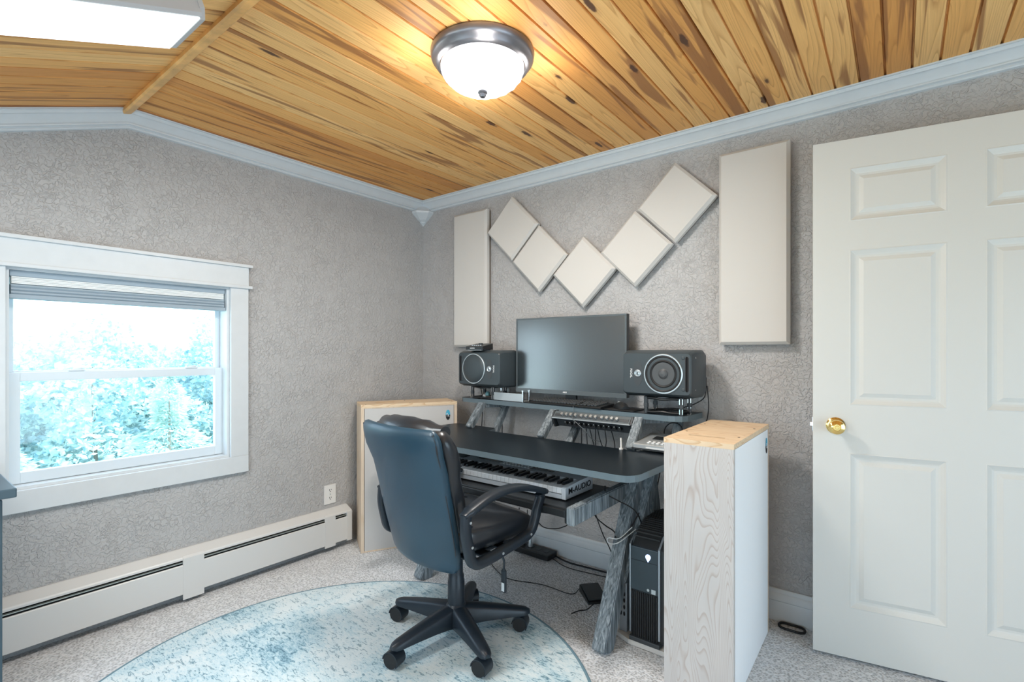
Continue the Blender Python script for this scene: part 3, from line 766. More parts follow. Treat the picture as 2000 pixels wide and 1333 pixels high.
# ------------------------------------------------------------------ desk
RZD = math.radians(-2.0)
dk = thing('studio_desk', 'black-topped studio desk with weathered grey timber legs and raised shelf', 'desk', (1.27, -.56, 0), RZD)
c_, s_ = math.cos(-RZD), math.sin(-RZD)
def dl(x, y, z=0.0):   # world -> desk local
    dx, dy = x-1.27, y+.56
    return (dx*c_-dy*s_, dx*s_+dy*c_, z)
ZD = .76
b = NB()
top = []
xl, xr, yf, yb, ybn = -.755, .775, -.255, .37, .205
for k in range(7):
    a = math.radians(180+90*k/6); top.append((xl+.06+.06*math.cos(a), yf+.06+.06*math.sin(a)))
for k in range(7):
    a = math.radians(270+90*k/6); top.append((xr-.07+.07*math.cos(a), yf+.07+.07*math.sin(a)))
top += [(xr, yb-.02), (xr-.02, yb), (xr-.16, yb), (xr-.20, ybn), (xl+.40, ybn), (xl+.36, yb-.06), (xl+.04, yb-.06)]
prism(b, top, 2, ZD-.0265, ZD-.001); do = obj('desktop', b, M['blackedge'], dk)
b = NB(); prism(b, [(x*.9985, y*.998) for x, y in top], 2, ZD-.002, ZD); obj('desktop_surface', b, M['black'], dk)

def aframe(px, flip):
    b = NB(); bar(b, dl(px, -.715, .0), dl(px, -.335, ZD-.03), .062, .078); obj('leg', b, M['rustic'], dk)
    b = NB(); bar(b, dl(px+flip*.018, -.560, .23), dl(px+flip*.062, -.290, ZD-.03), .045, .050); obj('leg_brace', b, M['rustic'], dk)
    b = NB(); bar(b, dl(px+flip*.01, -.10, .0), dl(px+flip*.01, -.30, ZD-.03), .060, .070); obj('leg', b, M['rustic'], dk)
    b = NB(); bar(b, dl(px-.035, -.905, .588), dl(px-.035, -.30, .588), .036, .068, up=(1, 0, 0)); obj('tray_rail', b, M['rustic'], dk)
aframe(1.845, 1); aframe(.775, 1)
# fix for legs standing flush on the carpet: trim what dips below the floor
for o in dk.children:
    if o.name.startswith('leg') and 'brace' not in o.name:
        bm2 = bmesh.new(); bm2.from_mesh(o.data)
        bmesh.ops.bisect_plane(bm2, geom=bm2.verts[:]+bm2.edges[:]+bm2.faces[:], plane_co=(0, 0, .002), plane_no=(0, 0, -1), clear_outer=True)
        es = [e for e in bm2.edges if e.is_boundary]
        if es: bmesh.ops.holes_fill(bm2, edges=es)
        bm2.to_mesh(o.data); bm2.free()
# keyboard tray
b = NB(); x0_, y0_, _ = dl(.80, -.79); x1_, y1_, _ = dl(1.755, -.40)
bx(b, (0.0, -.045, .578), (.965, .40, .016), bev=.004); kt = obj('keyboard_tray', b, M['blackp'], dk)
b = NB(); bx(b, (0.0, -.250, .566), (.965, .014, .030), bev=.004)
for s_x in (-1, 1):
    bx(b, (s_x*.492, -.235, .560), (.022, .050, .060), bev=.006); bx(b, (s_x*.497, -.04, .566), (.012, .42, .014))
obj('tray_bracket', b, M['blackp'], kt)
# raised shelf
ZS = .92
b = NB(); zs = ZS
def sw(x, y): return dl(x, y)[:2]
A = [(.555, -.180), (2.02, -.285)]
shp = [(.535, -.045)]
f0 = Vector((.56, -.178)); f1 = Vector((2.035, -.281))
shp = [(.540, -.060), (.540, -.135), (.548, -.160), (.575, -.178), (1.955, -.277), (1.985, -.272), (2.012, -.255), (2.028, -.225), (2.040, -.050)]
prism(b, [sw(*p) for p in shp], 2, zs-.027, zs-.0008); sf = obj('shelf', b, M['blackedge'], dk)
b = NB(); prism(b, [sw(x*.9998, y*1.0) for x, y in shp], 2, zs-.001, zs+.0004); obj('shelf_surface', b, M['black'], sf)
def support(x, yb_, yt, xr0, xr1, yr0, yr1):
    o = NB(); bar(o, dl(x, yb_, ZD), dl(x, yt, zs-.027), .044, .034, up=(1, 0, 0), bev=.003); fr = obj('shelf_support', o, M['rustic'], dk)
    o = NB(); bar(o, dl(xr0, yr0, ZD-.05), dl(xr1, yr1, zs-.027), .040, .030, up=(1, 0, 0), bev=.003); obj('rear_strut', o, M['rustic'], fr)
    o = NB(); bar(o, dl(x, yt+.01, zs-.036), dl(xr1, yr1-.005, zs-.036), .030, .016, up=(0, 0, 1), bev=.002); obj('top_rail', o, M['rustic'], fr)
support(.760, -.325, -.205, .835, .855, -.180, -.080)
support(1.296, -.350, -.212, 1.400, 1.420, -.250, -.110)
support(1.808, -.360, -.258, 1.935, 1.945, -.16, -.10)

# ------------------------------------------------------------------ rack mixer between shelf supports
rk = thing('rack_mixer', 'rack mount mixer with two rows of knobs hung under the desk shelf', 'mixer', (1.555, -.262, .815), math.radians(-1.5))
b = NB(); prism(b, [(-.030, .060), (-.022, .072), (.075, .072), (.075, .010), (.010, .002)], 0, -.212, .212); obj('chassis', b, M['darkgrey'], rk)
b = NB(); prism(b, [(-.036, .050), (-.010, .083), (-.004, .083), (-.028, .050)], 0, -.220, .220); obj('upper_panel', b, M['bezel'], rk)
b = NB(); bx(b, (0, -.037, .049), (.450, .008, .005), bev=.001); obj('silver_strip', b, M['silver'], rk)
b = NB(); nrm_up = Vector((0, -.78, .62)).normalized()
for k in range(12):
    g_ = k//4; xx = -.165+k*.0275+g_*.008; p = Vector((xx, -.025, .068)); cyl(b, p, p+nrm_up*.012, .0085, .0075, 16)
islands('silver_knob', b, M['ring'], rk, smooth=40)
b = NB(); nd = Vector((0, -.9, -.1)).normalized()
for k in range(12):
    xx = -.150+k*.0285; p = Vector((xx, -.008, .024)); cyl(b, p, p+nd*.016, .0095, .0085, 16)
islands('black_knob', b, M['blackp'], rk, smooth=40)
b = NB()
for k in range(12): cyl(b, (-.150+k*.0285, -.0245, .030), (-.150+k*.0285, -.0258, .030), .0022, seg=10)
islands('knob_marker', b, M['whitep'], rk)
b = NB(); prism(b, [(-.034, .048), (-.012, .085), (.075, .085), (.075, .0), (-.004, -.004)], 0, .222, .232); prism(b, [(-.034, .048), (-.012, .085), (.075, .085), (.075, .0), (-.004, -.004)], 0, -.232, -.222); islands('rack_ear', b, M['darkgrey'], rk)

# ------------------------------------------------------------------ speakers and stands
def speaker(loc, rz, mirror, label):
    """long axis x; front face towards -y at local y=0"""
    o = thing('studio_monitor_speaker', label, 'speaker', loc, rz, None); s = mirror
    Wd, Hh, Dp = .330, .195, .215
    b = NB()
    secs = [(0.0, .0, .0), (.006, .004, .004), (.05, .012, .014), (.16, .012, .014), (Dp, .0, -.004)]
    rows = []
    for y, gx_, gz_ in [(0, -.004, -.004), (.005, 0, 0), (.045, .006, .013), (.150, .010, .015), (Dp-.01, .004, .0), (Dp, -.004, -.008)]:
        x, z = Wd/2+gx_, Hh/2+gz_; r = .016
        rows.append([b.verts.new((px_, y, pz_)) for px_, pz_ in rrect(-x, x, -z, z, r, 4)])
    n = len(rows[0])
    for a, c in zip(rows, rows[1:]):
        for k in range(n): b.faces.new((a[k], a[(k+1) % n], c[(k+1) % n], c[k]))
    b.faces.new(rows[0][::-1]); b.faces.new(rows[-1])
    obj('cabinet', b, M['spkbody'], o, smooth=28)
    rx = Matrix.Rotation(math.pi/2, 4, 'X')
    def at(x, z): return Matrix.Translation((s*x, 0, z)) @ rx     # local +z of lathe -> -y (outwards)
    wx = .036; R = .0925
    b = NB(); lathe(b, [(R, -.002), (R, .004), (R-.002, .0055), (R-.006, .0055), (R-.007, .003), (R-.007, -.004)], 64, at(wx, 0), cap=False); obj('woofer_ring', b, M['ring'], o, smooth=35)
    b = NB(); lathe(b, [(R-.007, .001), (R-.012, .003), (R-.018, -.001), (.066, -.003), (.064, .0015), (.060, .004), (.055, .002), (.052, -.004)], 64, at(wx, 0), cap=False); obj('woofer_surround', b, M['rubber'], o, smooth=50)
    return o, at, wx, s
def finish_speaker(o, at, wx, s, cover):
    if cover:   # metal mesh dome over the woofer
        b = NB(); lathe(b, [(.086, .001), (.080, .006), (.055, .011), (.028, .013), (.0, .0135)], 48, at(wx, 0), cap=False); obj('grille', b, M['spkbody'], o, smooth=60)
    else:
        b = NB(); lathe(b, [(.053, .0005), (.040, -.001+.002), (.024, .0), (.022, .001), (.021, .006), (.014, .011), (.0, .013)], 48, at(wx, 0), cap=False)
        obj('cone', b, M['cone'], o, smooth=25)
    b = NB(); lathe(b, [(.017, .0), (.017, .004), (.014, .005), (.012, .003), (.009, .003), (.006, .006), (.0, .0065)], 32, at(-.088, 0)); obj('tweeter', b, M['ring'], o, smooth=30)
    b = NB(); pts = [(s*-.088+.024*math.cos(a), .060*math.sin(a)) for a in [2*math.pi*k/36 for k in range(36)]]
    prism(b, pts, 1, -.0008, .002); obj('tweeter_dish', b, M['darkgrey'], o)
    b = NB(); bx(b, (s*(-.088+.0), -.0065, 0), (.004, .002, .014)); obj('tweeter_mark', b, M['ink'], o)
    b = NB(); prism(b, rrect(s*.146-.008, s*.146+.008, -.080, .080, .0095, 6), 1, -.001, .004); obj('bass_port', b, M['darkgap'], o)
    b = NB()
    for z in (-.07, .074): lathe(b, [(.0075, 0), (.0075, .0018), (.005, .003), (0, .003)], 16, at(.129, z))
    islands('control_dial', b, M['spkbody'], o)
    text_obj('brand_mark', 'FOCAL', .014, M['whitep'], o, (s*-.122, -.0012, 0), (math.pi/2, math.pi/2, 0) if s > 0 else (math.pi/2, math.pi/2, 0), .0004, .0003)
    b = NB()
    for y, z in ((.045, .075), (.045, -.072)): cyl(b, (s*(.169-.001), y, z), (s*(.170+.0012), y, z), .004, seg=12)
    islands('side_screw', b, M['chrome'], o)
ZB = ZS+.082
sp = speaker((1.893, -.272, ZB+.0975+.012), math.radians(0.0), 1, 'charcoal studio speaker right of the monitor, dark open woofer in silver ring')
finish_speaker(*sp, False)
sp2 = speaker((.776, -.262, ZB+.0975+.012), math.radians(0.0), -1, 'charcoal studio speaker left of the monitor with a covered woofer')
finish_speaker(*sp2, True)

def stand(loc, label):
    o = thing('speaker_stand', label, 'speaker stand', loc, 0, None)
    hx, hy = .085, .058
    for x in (-hx, hx):
        for y in (-hy, hy):
            b = NB(); lathe(b, [(.010, 0), (.010, .030), (.0115, .031), (.0115, .046), (.010, .047), (.010, .078), (.008, .0805)], 20, Matrix.Translation((x, y, .0005))); p = obj('post', b, M['darkgrey'], o, smooth=30)
            b = NB()
            for a in (-.5, .9, 2.6): bx(b, (x+.0103*math.cos(a-1.57), y+.0103*math.sin(a-1.57), .016), (.0022, .0022, .024)); bx(b, (x+.0103*math.cos(a-1.57), y+.0103*math.sin(a-1.57), .062), (.0022, .0022, .026))
            islands('chrome_line', b, M['chrome'], p)
    for z in (.008, .074):
        b = NB(); th = .006
        for sy in (-1, 1):
            pts = [(-hx, sy*hy, z), (-hx*.5, sy*(hy+.012), z), (0, sy*(hy+.016), z+(.004 if z < .04 else -.004)), (hx*.5, sy*(hy+.012), z), (hx, sy*hy, z)]
            tube(b, pts, th, 8, 5)
        for sx_ in (-1, 1):
            tube(b, [(sx_*hx, -hy, z), (sx_*(hx-.014), 0, z), (sx_*hx, hy, z)], th, 8, 5)
        obj('ring_frame', b, M['blackp'], o, smooth=60)
    return o
stand((1.915, -.175, ZS), 'black isolation stand on four short posts under the right speaker')
stand((.735, -.115, ZS), 'black isolation stand on four short posts under the left speaker')

# black wedge on the left speaker
wg = thing('audio_controller', 'small black wedge-shaped control box lying on the left speaker', 'controller', (.742, -.200, ZB+.0975*2+.012+.0135), math.radians(8))
b = NB()
A = [(-.062, -.075), (.062, -.075), (.062, .045), (-.062, .045)]
lo = [b.verts.new((x, y, .004)) for x, y in A]; hi = [b.verts.new((x, y, .024 if y < 0 else .044)) for x, y in A]
for k in range(4): b.faces.new((lo[k], lo[(k+1) % 4], hi[(k+1) % 4], hi[k]))
b.faces.new(lo[::-1]); b.faces.new(hi); bmesh.ops.bevel(b, geom=b.edges[:], offset=.002, segments=1, affect='EDGES'); obj('case', b, M['blackp'], wg)
b = NB()
for k in range(5): bx(b, (-.030+k*.015, -.045, .0305), (.008, .006, .004))
islands('button', b, M['silver'], wg)
b = NB(); lathe(b, [(.014, .0), (.013, .010), (.0, .011)], 20, Matrix.Translation((.0, .0, .035))); obj('volume_knob', b, M['darkgrey'], wg)
b = NB(); bx(b, (-.012, -.0755, .014), (.034, .001, .004)); obj('front_print', b, M['whitep'], wg)
b = NB(); bx(b, (.0, -.06, .002), (.10, .014, .004)); bx(b, (.0, .03, .002), (.10, .014, .004)); islands('rubber_foot', b, M['whitep'], wg)

# ------------------------------------------------------------------ computer monitor
mo = thing('computer_monitor', 'wide flat computer monitor switched off, centre of the raised shelf', 'monitor', (1.318, -.120, ZS))
b = NB(); MW, MZ0, MZ1 = .722, .052, .494
bx(b, (0, .016, (MZ0+MZ1)/2), (MW, .030, MZ1-MZ0), bev=.004); mh = obj('housing', b, M['blackp'], mo)
b = NB(); t_ = .009
bx(b, (0, -.0005, MZ1-t_/2-.001), (MW-.004, .004, t_)); bx(b, (0, -.0005, MZ0+.0125), (MW-.004, .004, .024))
for s_x in (-1, 1): bx(b, (s_x*(MW/2-t_/2-.002), -.0005, (MZ0+MZ1)/2+.007), (t_, .004, MZ1-MZ0-.036))
obj('bezel', b, M['bezel'], mo)
b = NB(); bx(b, (0, .0002, (MZ0+.024+MZ1-t_)/2), (MW-.022, .002, MZ1-MZ0-.024-t_)); obj('screen', b, M['screen'], mo)
text_obj('brand_mark', 'ASUS', .011, M['whitep'], mo, (-.015, -.0028, MZ0+.013), (math.pi/2, 0, 0), .0003, .0004)
b = NB(); bx(b, (0, .045, .110), (.07, .020, .20), bev=.004); bx(b, (0, .062, .006), (.24, .046, .010), bev=.004); obj('stand', b, M['blackp'], mo)

# computer keyboard
pk = thing('computer_keyboard', 'black computer keyboard lying below the monitor on the shelf edge', 'keyboard', (1.372, -.172, ZS), math.radians(-5.5))
b = NB(); prism(b, [(-.066, .002), (.066, .002), (.066, .020), (.060, .022), (-.064, .012), (-.067, .008)], 0, -.235, .235); obj('case', b, M['blackp'], pk)
b = NB()
slope_k = .010/.124
for r in range(6):
    y = .050-r*.0195
    for k in range(21):
        x = -.218+k*.0200+(.007 if k > 14 else 0)+(.006 if k > 17 else 0)
        if k in (15,) and r in (3, 4): continue
        bx(b, (x, y, .0205+(y)*slope_k), (.0165, .0155, .007), bev=.0015, seg=1)
obj('key', b, M['darkgrey'], pk)['kind'] = 'stuff'
mp_ = NB(); prism(mp_, rrect(-.095, .085, -.062, .055, .01), 2, 0, .003)
mpo = obj('mouse_pad', mp_, M['rubber'], loc=(1.690, -.172, ZS+.0006), rot=(0, 0, math.radians(-4))); tag(mpo, 'thin black mouse pad on the shelf left of the right speaker', 'mouse pad')
ms = thing('computer_mouse', 'black computer mouse on the thin pad beside the right speaker', 'mouse', (1.668, -.165, ZS+.004), math.radians(50))
b = NB(); rows = []
for k in range(9):
    t = k/8; y = -.055+.11*t; hh = .034*math.sin(math.pi*min(.97, .12+t*.80))**.7; ww = .030*(math.sin(math.pi*(.14+.72*t)))**.4
    rows.append([b.verts.new((ww*math.cos(a), y, hh*max(0, math.sin(a)))) for a in [math.pi*j/8 for j in range(9)]])
for a, c in zip(rows, rows[1:]):
    for j in range(8): b.faces.new((a[j], a[j+1], c[j+1], c[j]))
    b.faces.new((a[8], a[0], c[0], c[8]))
b.faces.new(rows[0][::-1]); b.faces.new(rows[-1]); obj('shell', b, M['blackp'], ms, smooth=50)
b = NB(); cyl(b, (-.004, .030, .024), (.004, .030, .024), .009); obj('scroll_wheel', b, M['silver'], ms)

# silver organiser and small things at the left speaker
og = thing('desk_organizer', 'small silver metal tray with corner posts left of the computer keyboard', 'organizer', (.950, -.168, ZS+.0005), math.radians(-3.5))
b = NB(); bx(b, (0, -.020, .0245), (.228, .006, .046)); bx(b, (-.111, .012, .0245), (.006, .058, .046)); bx(b, (0, .012, .003), (.228, .060, .005)); obj('tray', b, M['silver'], og)
for x, y in ((.111, -.018), (.111, .040), (-.111, .040)):
    b = NB(); cyl(b, (x, y, 0), (x, y, .062), .0055, seg=14); cyl(b, (x, y, .060), (x, y, .068), .008, seg=14); obj('post', b, M['chrome'], og, smooth=40)
ds = NB(); lathe(ds, [(.0, .0), (.040, .0), (.052, .004), (.054, .009), (.050, .009), (.038, .005), (.0, .004)], 40)
dso = obj('small_dish', ds, M['pink'], smooth=50, loc=(.712, -.120, ZS+.0006)); tag(dso, 'pale pink round dish under the left speaker', 'dish')
fg = thing('toy_figure', 'tiny teal and white toy sitting on the pink dish', 'toy', (.728, -.128, ZS+.0052))
b = NB(); lathe(b, [(.0, .0), (.010, .001), (.012, .010), (.009, .018), (.0, .020)], 18, Matrix.Translation((-.010, -.008, 0))); obj('feet', b, M['whitep'], fg, smooth=50)
b = NB(); lathe(b, [(.0, .008), (.014, .012), (.016, .024), (.010, .036), (.0, .040)], 18, Matrix.Translation((.006, .004, 0))); obj('body', b, M['teal'], fg, smooth=50)
for k, (x, m_, lb) in enumerate(((.822, M['red'], 'tiny dark red trinket between the left speaker stand and the silver tray'), (.848, M['whitep'], 'tiny white knob-headed ornament behind the silver tray'))):
    b = NB()
    if k == 0:
        bx(b, (0, 0, .010), (.030, .018, .012), bev=.003); bx(b, (0, 0, .018), (.016, .016, .008), bev=.003)
        for xx in (-.009, .009): cyl(b, (xx, -.010, .006), (xx, .010, .006), .006, seg=12)
    else:
        lathe(b, [(.012, 0), (.012, .006), (.005, .010), (.004, .040), (.008, .046), (.010, .054), (.006, .062), (.0, .063)], 18)
    oo = obj('trinket' if k == 0 else 'ornament', b, m_, smooth=40, loc=(x, -.11+.05*k, ZS+.0008)); tag(oo, lb, 'trinket' if k == 0 else 'ornament')

# ------------------------------------------------------------------ silver interface on the desk
ai = thing('audio_interface', 'silver tabletop audio unit with a round dial on the desk beside the plywood box', 'audio interface', (1.945, -.270, ZD), math.radians(-1))
b = NB(); prism(b, [(-.105, .008), (-.100, .008), (.100, .008), (.100, .057), (-.100, .034), (-.106, .030)], 0, -.115, .150); obj('case', b, M['silver'], ai)
sl = .024/.21
def tz(y): return .0345+(y+.1)*sl
b = NB(); bx(b, (-.035, .010, tz(.010)+.002), (.055, .050, .003), rot=Matrix.Rotation(math.atan(sl), 4, 'X')); obj('display', b, M['blackp'], ai)
b = NB(); lathe(b, [(.034, .0), (.034, .004), (.028, .006), (.024, .018), (.020, .020), (.0, .019)], 32, Matrix.Translation((.040, .005, tz(.005)))); obj('dial', b, M['ring'], ai, smooth=30)
b = NB()
for r in range(2):
    for k in range(8): bx(b, (-.055+k*.022, -.060-r*.018, tz(-.06-r*.018)+.002), (.013, .008, .005), bev=.001, seg=1)
islands('button', b, M['whitep'], ai)
b = NB(); bx(b, (.0, -.1065, .020), (.11, .002, .006)); obj('front_slot', b, M['whitep'], ai)
b = NB(); bx(b, (0, -.1060, .012), (.25, .002, .006)); obj('front_shadow_gap', b, M['blackp'], ai)
b = NB()
for x in (-.10, .13): cyl(b, (x, -.085, 0), (x, -.085, .009), .010); cyl(b, (x, .09, 0), (x, .09, .009), .010)
islands('rubber_foot', b, M['rubber'], ai)
st = NB(); tube(st, [(0, 0, .001), (-.003, .006, .026), (-.006, .010, .052)], .0042, 8, 3); cyl(st, (0, 0, 0), (0, 0, .006), .010)
sto = obj('stylus', st, M['whitep'], loc=(1.772, -.385, ZD)); tag(sto, 'short white stick standing at the foot of the right shelf support', 'stylus')

# ------------------------------------------------------------------ piano keyboard on the tray
mk = thing('piano_keyboard', 'silver and white piano keyboard with M-AUDIO end on the desk tray', 'music keyboard', (.745, -.737, .5875))
KL = .943
b = NB(); prism(b, [(.0, .004), (.232, .004), (.232, .060), (.226, .063), (.128, .061), (.128, .020), (.0, .020)], 0, .020, KL-.020); obj('body', b, M['kbody'], mk)
for xa, xb in ((0, .020), (KL-.020, KL)):
    b = NB(); prism(b, [(-.002, .004), (.232, .002), (.233, .060), (.226, .064), (.120, .062), (.004, .054), (-.002, .050)], 0, xa, xb); obj('end_cheek', b, M['kbody'], mk)
b = NB(); bx(b, (KL/2, .0035, .0135), (KL-.042, .011, .018)); obj('front_lip', b, M['kbody'], mk)
nw = 38; kw = (KL-.044)/nw
for k in range(nw):
    b = NB(); xa = .022+k*kw; prism(b, [(.001, .026), (.001, .046), (.004, .050), (.126, .050), (.126, .026)], 0, xa+.0005, xa+kw-.0007); obj('white_key', b, M['keyw'], mk)
pat = [1, 1, 0, 1, 1, 1, 0]
for k in range(nw-1):
    if pat[(k+3) % 7]:
        b = NB(); xc = .022+(k+1)*kw; prism(b, [(.046, .048), (.054, .061), (.127, .0625), (.127, .048)], 0, xc-.0062, xc+.0062); obj('black_key', b, M['keyb'], mk)
b = NB()
bx(b, (.13, .180, .0635), (.16, .060, .002)); bx(b, (.36, .196, .0635), (.16, .020, .002)); bx(b, (.70, .185, .0632), (.13, .028, .002))
islands('dark_inlay', b, M['keyb'], mk)
b = NB()
for r in range(2):
    for k in range(10): bx(b, (.46+k*.019, .165+r*.028, .0645), (.012, .009, .004), bev=.001, seg=1)
islands('control_button', b, M['whitep'], mk)
b = NB()
for k in range(6): cyl(b, (.62+k*.018, .205, .062), (.62+k*.018, .205, .070), .005, seg=12)
islands('control_knob', b, M['darkgrey'], mk)
text_obj('brand_lettering', 'M-AUDIO', .035, M['ink'], mk, (KL+.0006, .117, .033), (math.pi/2, 0, math.pi/2), .0006, .0005, sx=1.30)

# ------------------------------------------------------------------ office chair
CH = thing('office_chair', 'black leather office chair with curved armrests on the round rug', 'office chair', (1.315, -1.01, .011), math.radians(-6))
# base star (angles in chair frame)
for k in range(5):
    a = math.radians(263.4+72*k+6); d = Vector((math.cos(a), math.sin(a), 0)); sd = Vector((-d.y, d.x, 0))
    b = NB(); rows = []
    for t, hw, zt, zb in ((.020, .034, .142, .055), (.06, .034, .140, .064), (.12, .032, .132, .070), (.22, .028, .116, .073), (.285, .025, .104, .073), (.303, .021, .099, .074), (.316, .011, .092, .077)):
        c = d*t
        prof_ = [(-hw, zb), (-hw, zt-.014), (-hw*.65, zt-.004), (0, zt), (hw*.65, zt-.004), (hw, zt-.014), (hw, zb)]
        rows.append([b.verts.new(c+sd*u+Vector((0, 0, z))) for u, z in prof_])
    n = 7
    for r0, r1 in zip(rows, rows[1:]):
        for j in range(n): b.faces.new((r0[j], r0[(j+1) % n], r1[(j+1) % n], r1[j]))
    b.faces.new(rows[0][::-1]); b.faces.new(rows[-1])
    lg = obj('base_leg', b, M['chairp'], CH, smooth=50)
    ca = math.radians([200, 195, 210, 330, 200][k]); cd = Vector((math.cos(ca), math.sin(ca), 0)); ax = Vector((-cd.y, cd.x, 0)); pc = d*.290
    cc = pc+cd*.014+Vector((0, 0, .0325))
    b = NB()
    for s_x in (-1, 1): cyl(b, cc+ax*(s_x*.006), cc+ax*(s_x*.026), .0315, .029, 28)
    cs = obj('caster', b, M['rubber'], CH, smooth=40)
    b = NB(); cyl(b, pc+Vector((0, 0, .062)), pc+Vector((0, 0, .080)), .006, seg=12)
    hood = []
    for j in range(13):
        t = math.radians(-35+j*17.5)
        o_ = -cd*math.cos(t)*.0275+Vector((0, 0, math.sin(t)*.0275)) if False else (cd*-math.cos(t)*.0345+Vector((0, 0, math.sin(t)*.0345)))
        hood.append((cc+o_-ax*.0275, cc+o_+ax*.0275, cc+o_*.88+ax*.0275, cc+o_*.88-ax*.0275))
    hv = [[b.verts.new(p) for p in h_] for h_ in hood]
    for h0, h1 in zip(hv, hv[1:]):
        for j in range(4): b.faces.new((h0[j], h0[(j+1) % 4], h1[(j+1) % 4], h1[j]))
    b.faces.new(hv[0][::-1]); b.faces.new(hv[-1]); obj('caster_hood', b, M['chairp'], cs, smooth=45)
b = NB(); lathe(b, [(.034, .050), (.048, .056), (.048, .130), (.036, .146), (.0355, .240), (.033, .244), (.033, .262), (.0305, .266), (.029, .270), (.028, .370), (.026, .372)], 32); obj('gas_lift', b, M['chairp'], CH, smooth=35)
b = NB(); bx(b, (0, .0, .385), (.13, .20, .036), bev=.01); bx(b, (0, .0, .408), (.34, .17, .016), bev=.004); bx(b, (0, -.115, .400), (.075, .13, .016), bev=.004); obj('mechanism', b, M['chairp'], CH)
# lever with a hang tag
b = NB(); tube(b, [(.05, .03, .390), (.16, .045, .390), (.215, .050, .388), (.232, .052, .372), (.232, .052, .335)], .0045, 8, 4); lv = obj('tilt_lever', b, M['chairp'], CH, smooth=60)
b = NB(); bx(b, (.232, .052, .290), (.024, .012, .090), bev=.006); bx(b, (.232, .052, .325), (.014, .010, .03), bev=.004); obj('lever_paddle', b, M['chairp'], lv)
b = NB(); bx(b, (.232, .0455, .268), (.015, .0012, .034), bev=.0005); obj('paddle_print', b, M['whitep'], lv)
# loft helper: rows of (z or param, centre, half width, half thickness)
def sell(cx, cy, cz, hw, ht, pw, n, axis='z', curve=0.0):
    out = []
    for k in range(n):
        a = 2*math.pi*k/n; c, s = math.cos(a), math.sin(a)
        x = hw*math.copysign(abs(c)**(2/pw), c); y = ht*math.copysign(abs(s)**(2/pw), s)
        y += curve*(x/hw)**2
        out.append(Vector((cx+x, cy+y, cz)))
    return out
def loft(b, rows, cap=True):
    R = [[b.verts.new(p) for p in r] for r in rows]; n = len(R[0])
    for r0, r1 in zip(R, R[1:]):
        for j in range(n): b.faces.new((r0[j], r0[(j+1) % n], r1[(j+1) % n], r1[j]))
    if cap: b.faces.new(R[0][::-1]); b.faces.new(R[-1])
# back shell (rear skin)
def yb_(z): return -.185-.115*max(0, (z-.42)/.5)**1.0-(.012 if z > .8 else 0)
spec = [(.370, .172, .006, -.012), (.377, .190, .012, -.01), (.395, .205, .018, -.004), (.44, .217, .022, 0), (.52, .224, .024, 0), (.60, .226, .025, 0), (.68, .226, .025, 0), (.76, .232, .025, 0), (.83, .242, .024, 0), (.88, .246, .022, 0), (.905, .242, .019, 0), (.922, .228, .012, 0), (.927, .21, .004, 0)]
b = NB(); loft(b, [sell(0, yb_(z)-.012, z, hw, ht, 4.5, 48, curve=.035) for z, hw, ht, _ in spec]); obj('back_shell', b, M['leatherback'], CH, smooth=60)
# front padding with side rolls
spec = [(.430, .170, .012), (.445, .195, .030), (.50, .212, .046), (.58, .218, .050), (.66, .220, .052), (.74, .226, .054), (.80, .238, .056), (.86, .243, .054), (.895, .235, .046), (.915, .215, .028), (.922, .19, .008)]
rows = []
for i, (z, hw, ht) in enumerate(spec):
    wob = .004*math.sin(i*2.1); rows.append(sell(0, yb_(z)+.046+wob, z, hw, ht, 3.2, 48, curve=.030))
b = NB(); loft(b, rows); obj('backrest_cushion', b, M['leather'], CH, smooth=60)
# head pillow lobe over the top
rows = []
for t in range(11):
    u = t/10; x = -.205+.41*u; e = max(.10, math.sin(math.pi*(.06+.88*u)))**.45
    ring = []
    for k in range(20):
        a = 2*math.pi*k/20; ring.append(Vector((x, -.255+.030*((x/.2)**2)+.052*e*math.cos(a), .905+.052*e*math.sin(a)+.004*math.sin(7*x*10))))
    rows.append(ring)
b = NB(); loft(b, rows); obj('headrest_pillow', b, M['leather'], CH, smooth=60)
b = NB()
for z in (.54, .66, .78):
    tube(b, [(-.215, yb_(z)+.084+.028, z), (-.1, yb_(z)+.100, z-.006), (0, yb_(z)+.0975, z-.008), (.1, yb_(z)+.100, z-.006), (.215, yb_(z)+.084+.028, z)], .004, 6, 4)
islands('seam_piping', b, M['leather'], CH)
# piping round the back panel
b = NB(); pp = []
for z, hw in ((.385, .185), (.44, .212), (.52, .221), (.60, .2235), (.70, .224), (.76, .229), (.83, .239), (.88, .242), (.912, .233)): pp.append((hw*.985, yb_(z)+.012, z))
tube(b, pp, .0045, 8, 4); tube(b, [(-p[0], p[1], p[2]) for p in pp], .0045, 8, 4); islands('back_piping', b, M['leather'], CH, smooth=60)
# seat
rows = []
for y, hw, zt, zb in ((-.186, .14, .520, .470), (-.180, .185, .545, .446), (-.160, .215, .556, .436), (-.10, .235, .552, .430), (0, .240, .545, .428), (.10, .240, .543, .426), (.17, .238, .540, .420), (.22, .234, .525, .412), (.255, .226, .500, .410), (.272, .21, .470, .418), (.276, .19, .455, .430)):
    cz = (zt+zb)/2; ht = (zt-zb)/2; ring = []
    for k in range(44):
        a = 2*math.pi*k/44; c, s = math.cos(a), math.sin(a)
        x = hw*math.copysign(abs(c)**(2/5), c); z = ht*math.copysign(abs(s)**(2/3.4), s)
        ring.append(Vector((x, y, cz+z+(.006*math.sin(x*16)*math.cos(y*20) if s > .3 else 0))))
    rows.append(ring)
b = NB(); loft(b, rows); obj('seat', b, M['leather'], CH, smooth=60)
b = NB(); bx(b, (0, .04, .424), (.40, .34, .014), bev=.006); obj('seat_pan', b, M['chairp'], CH)
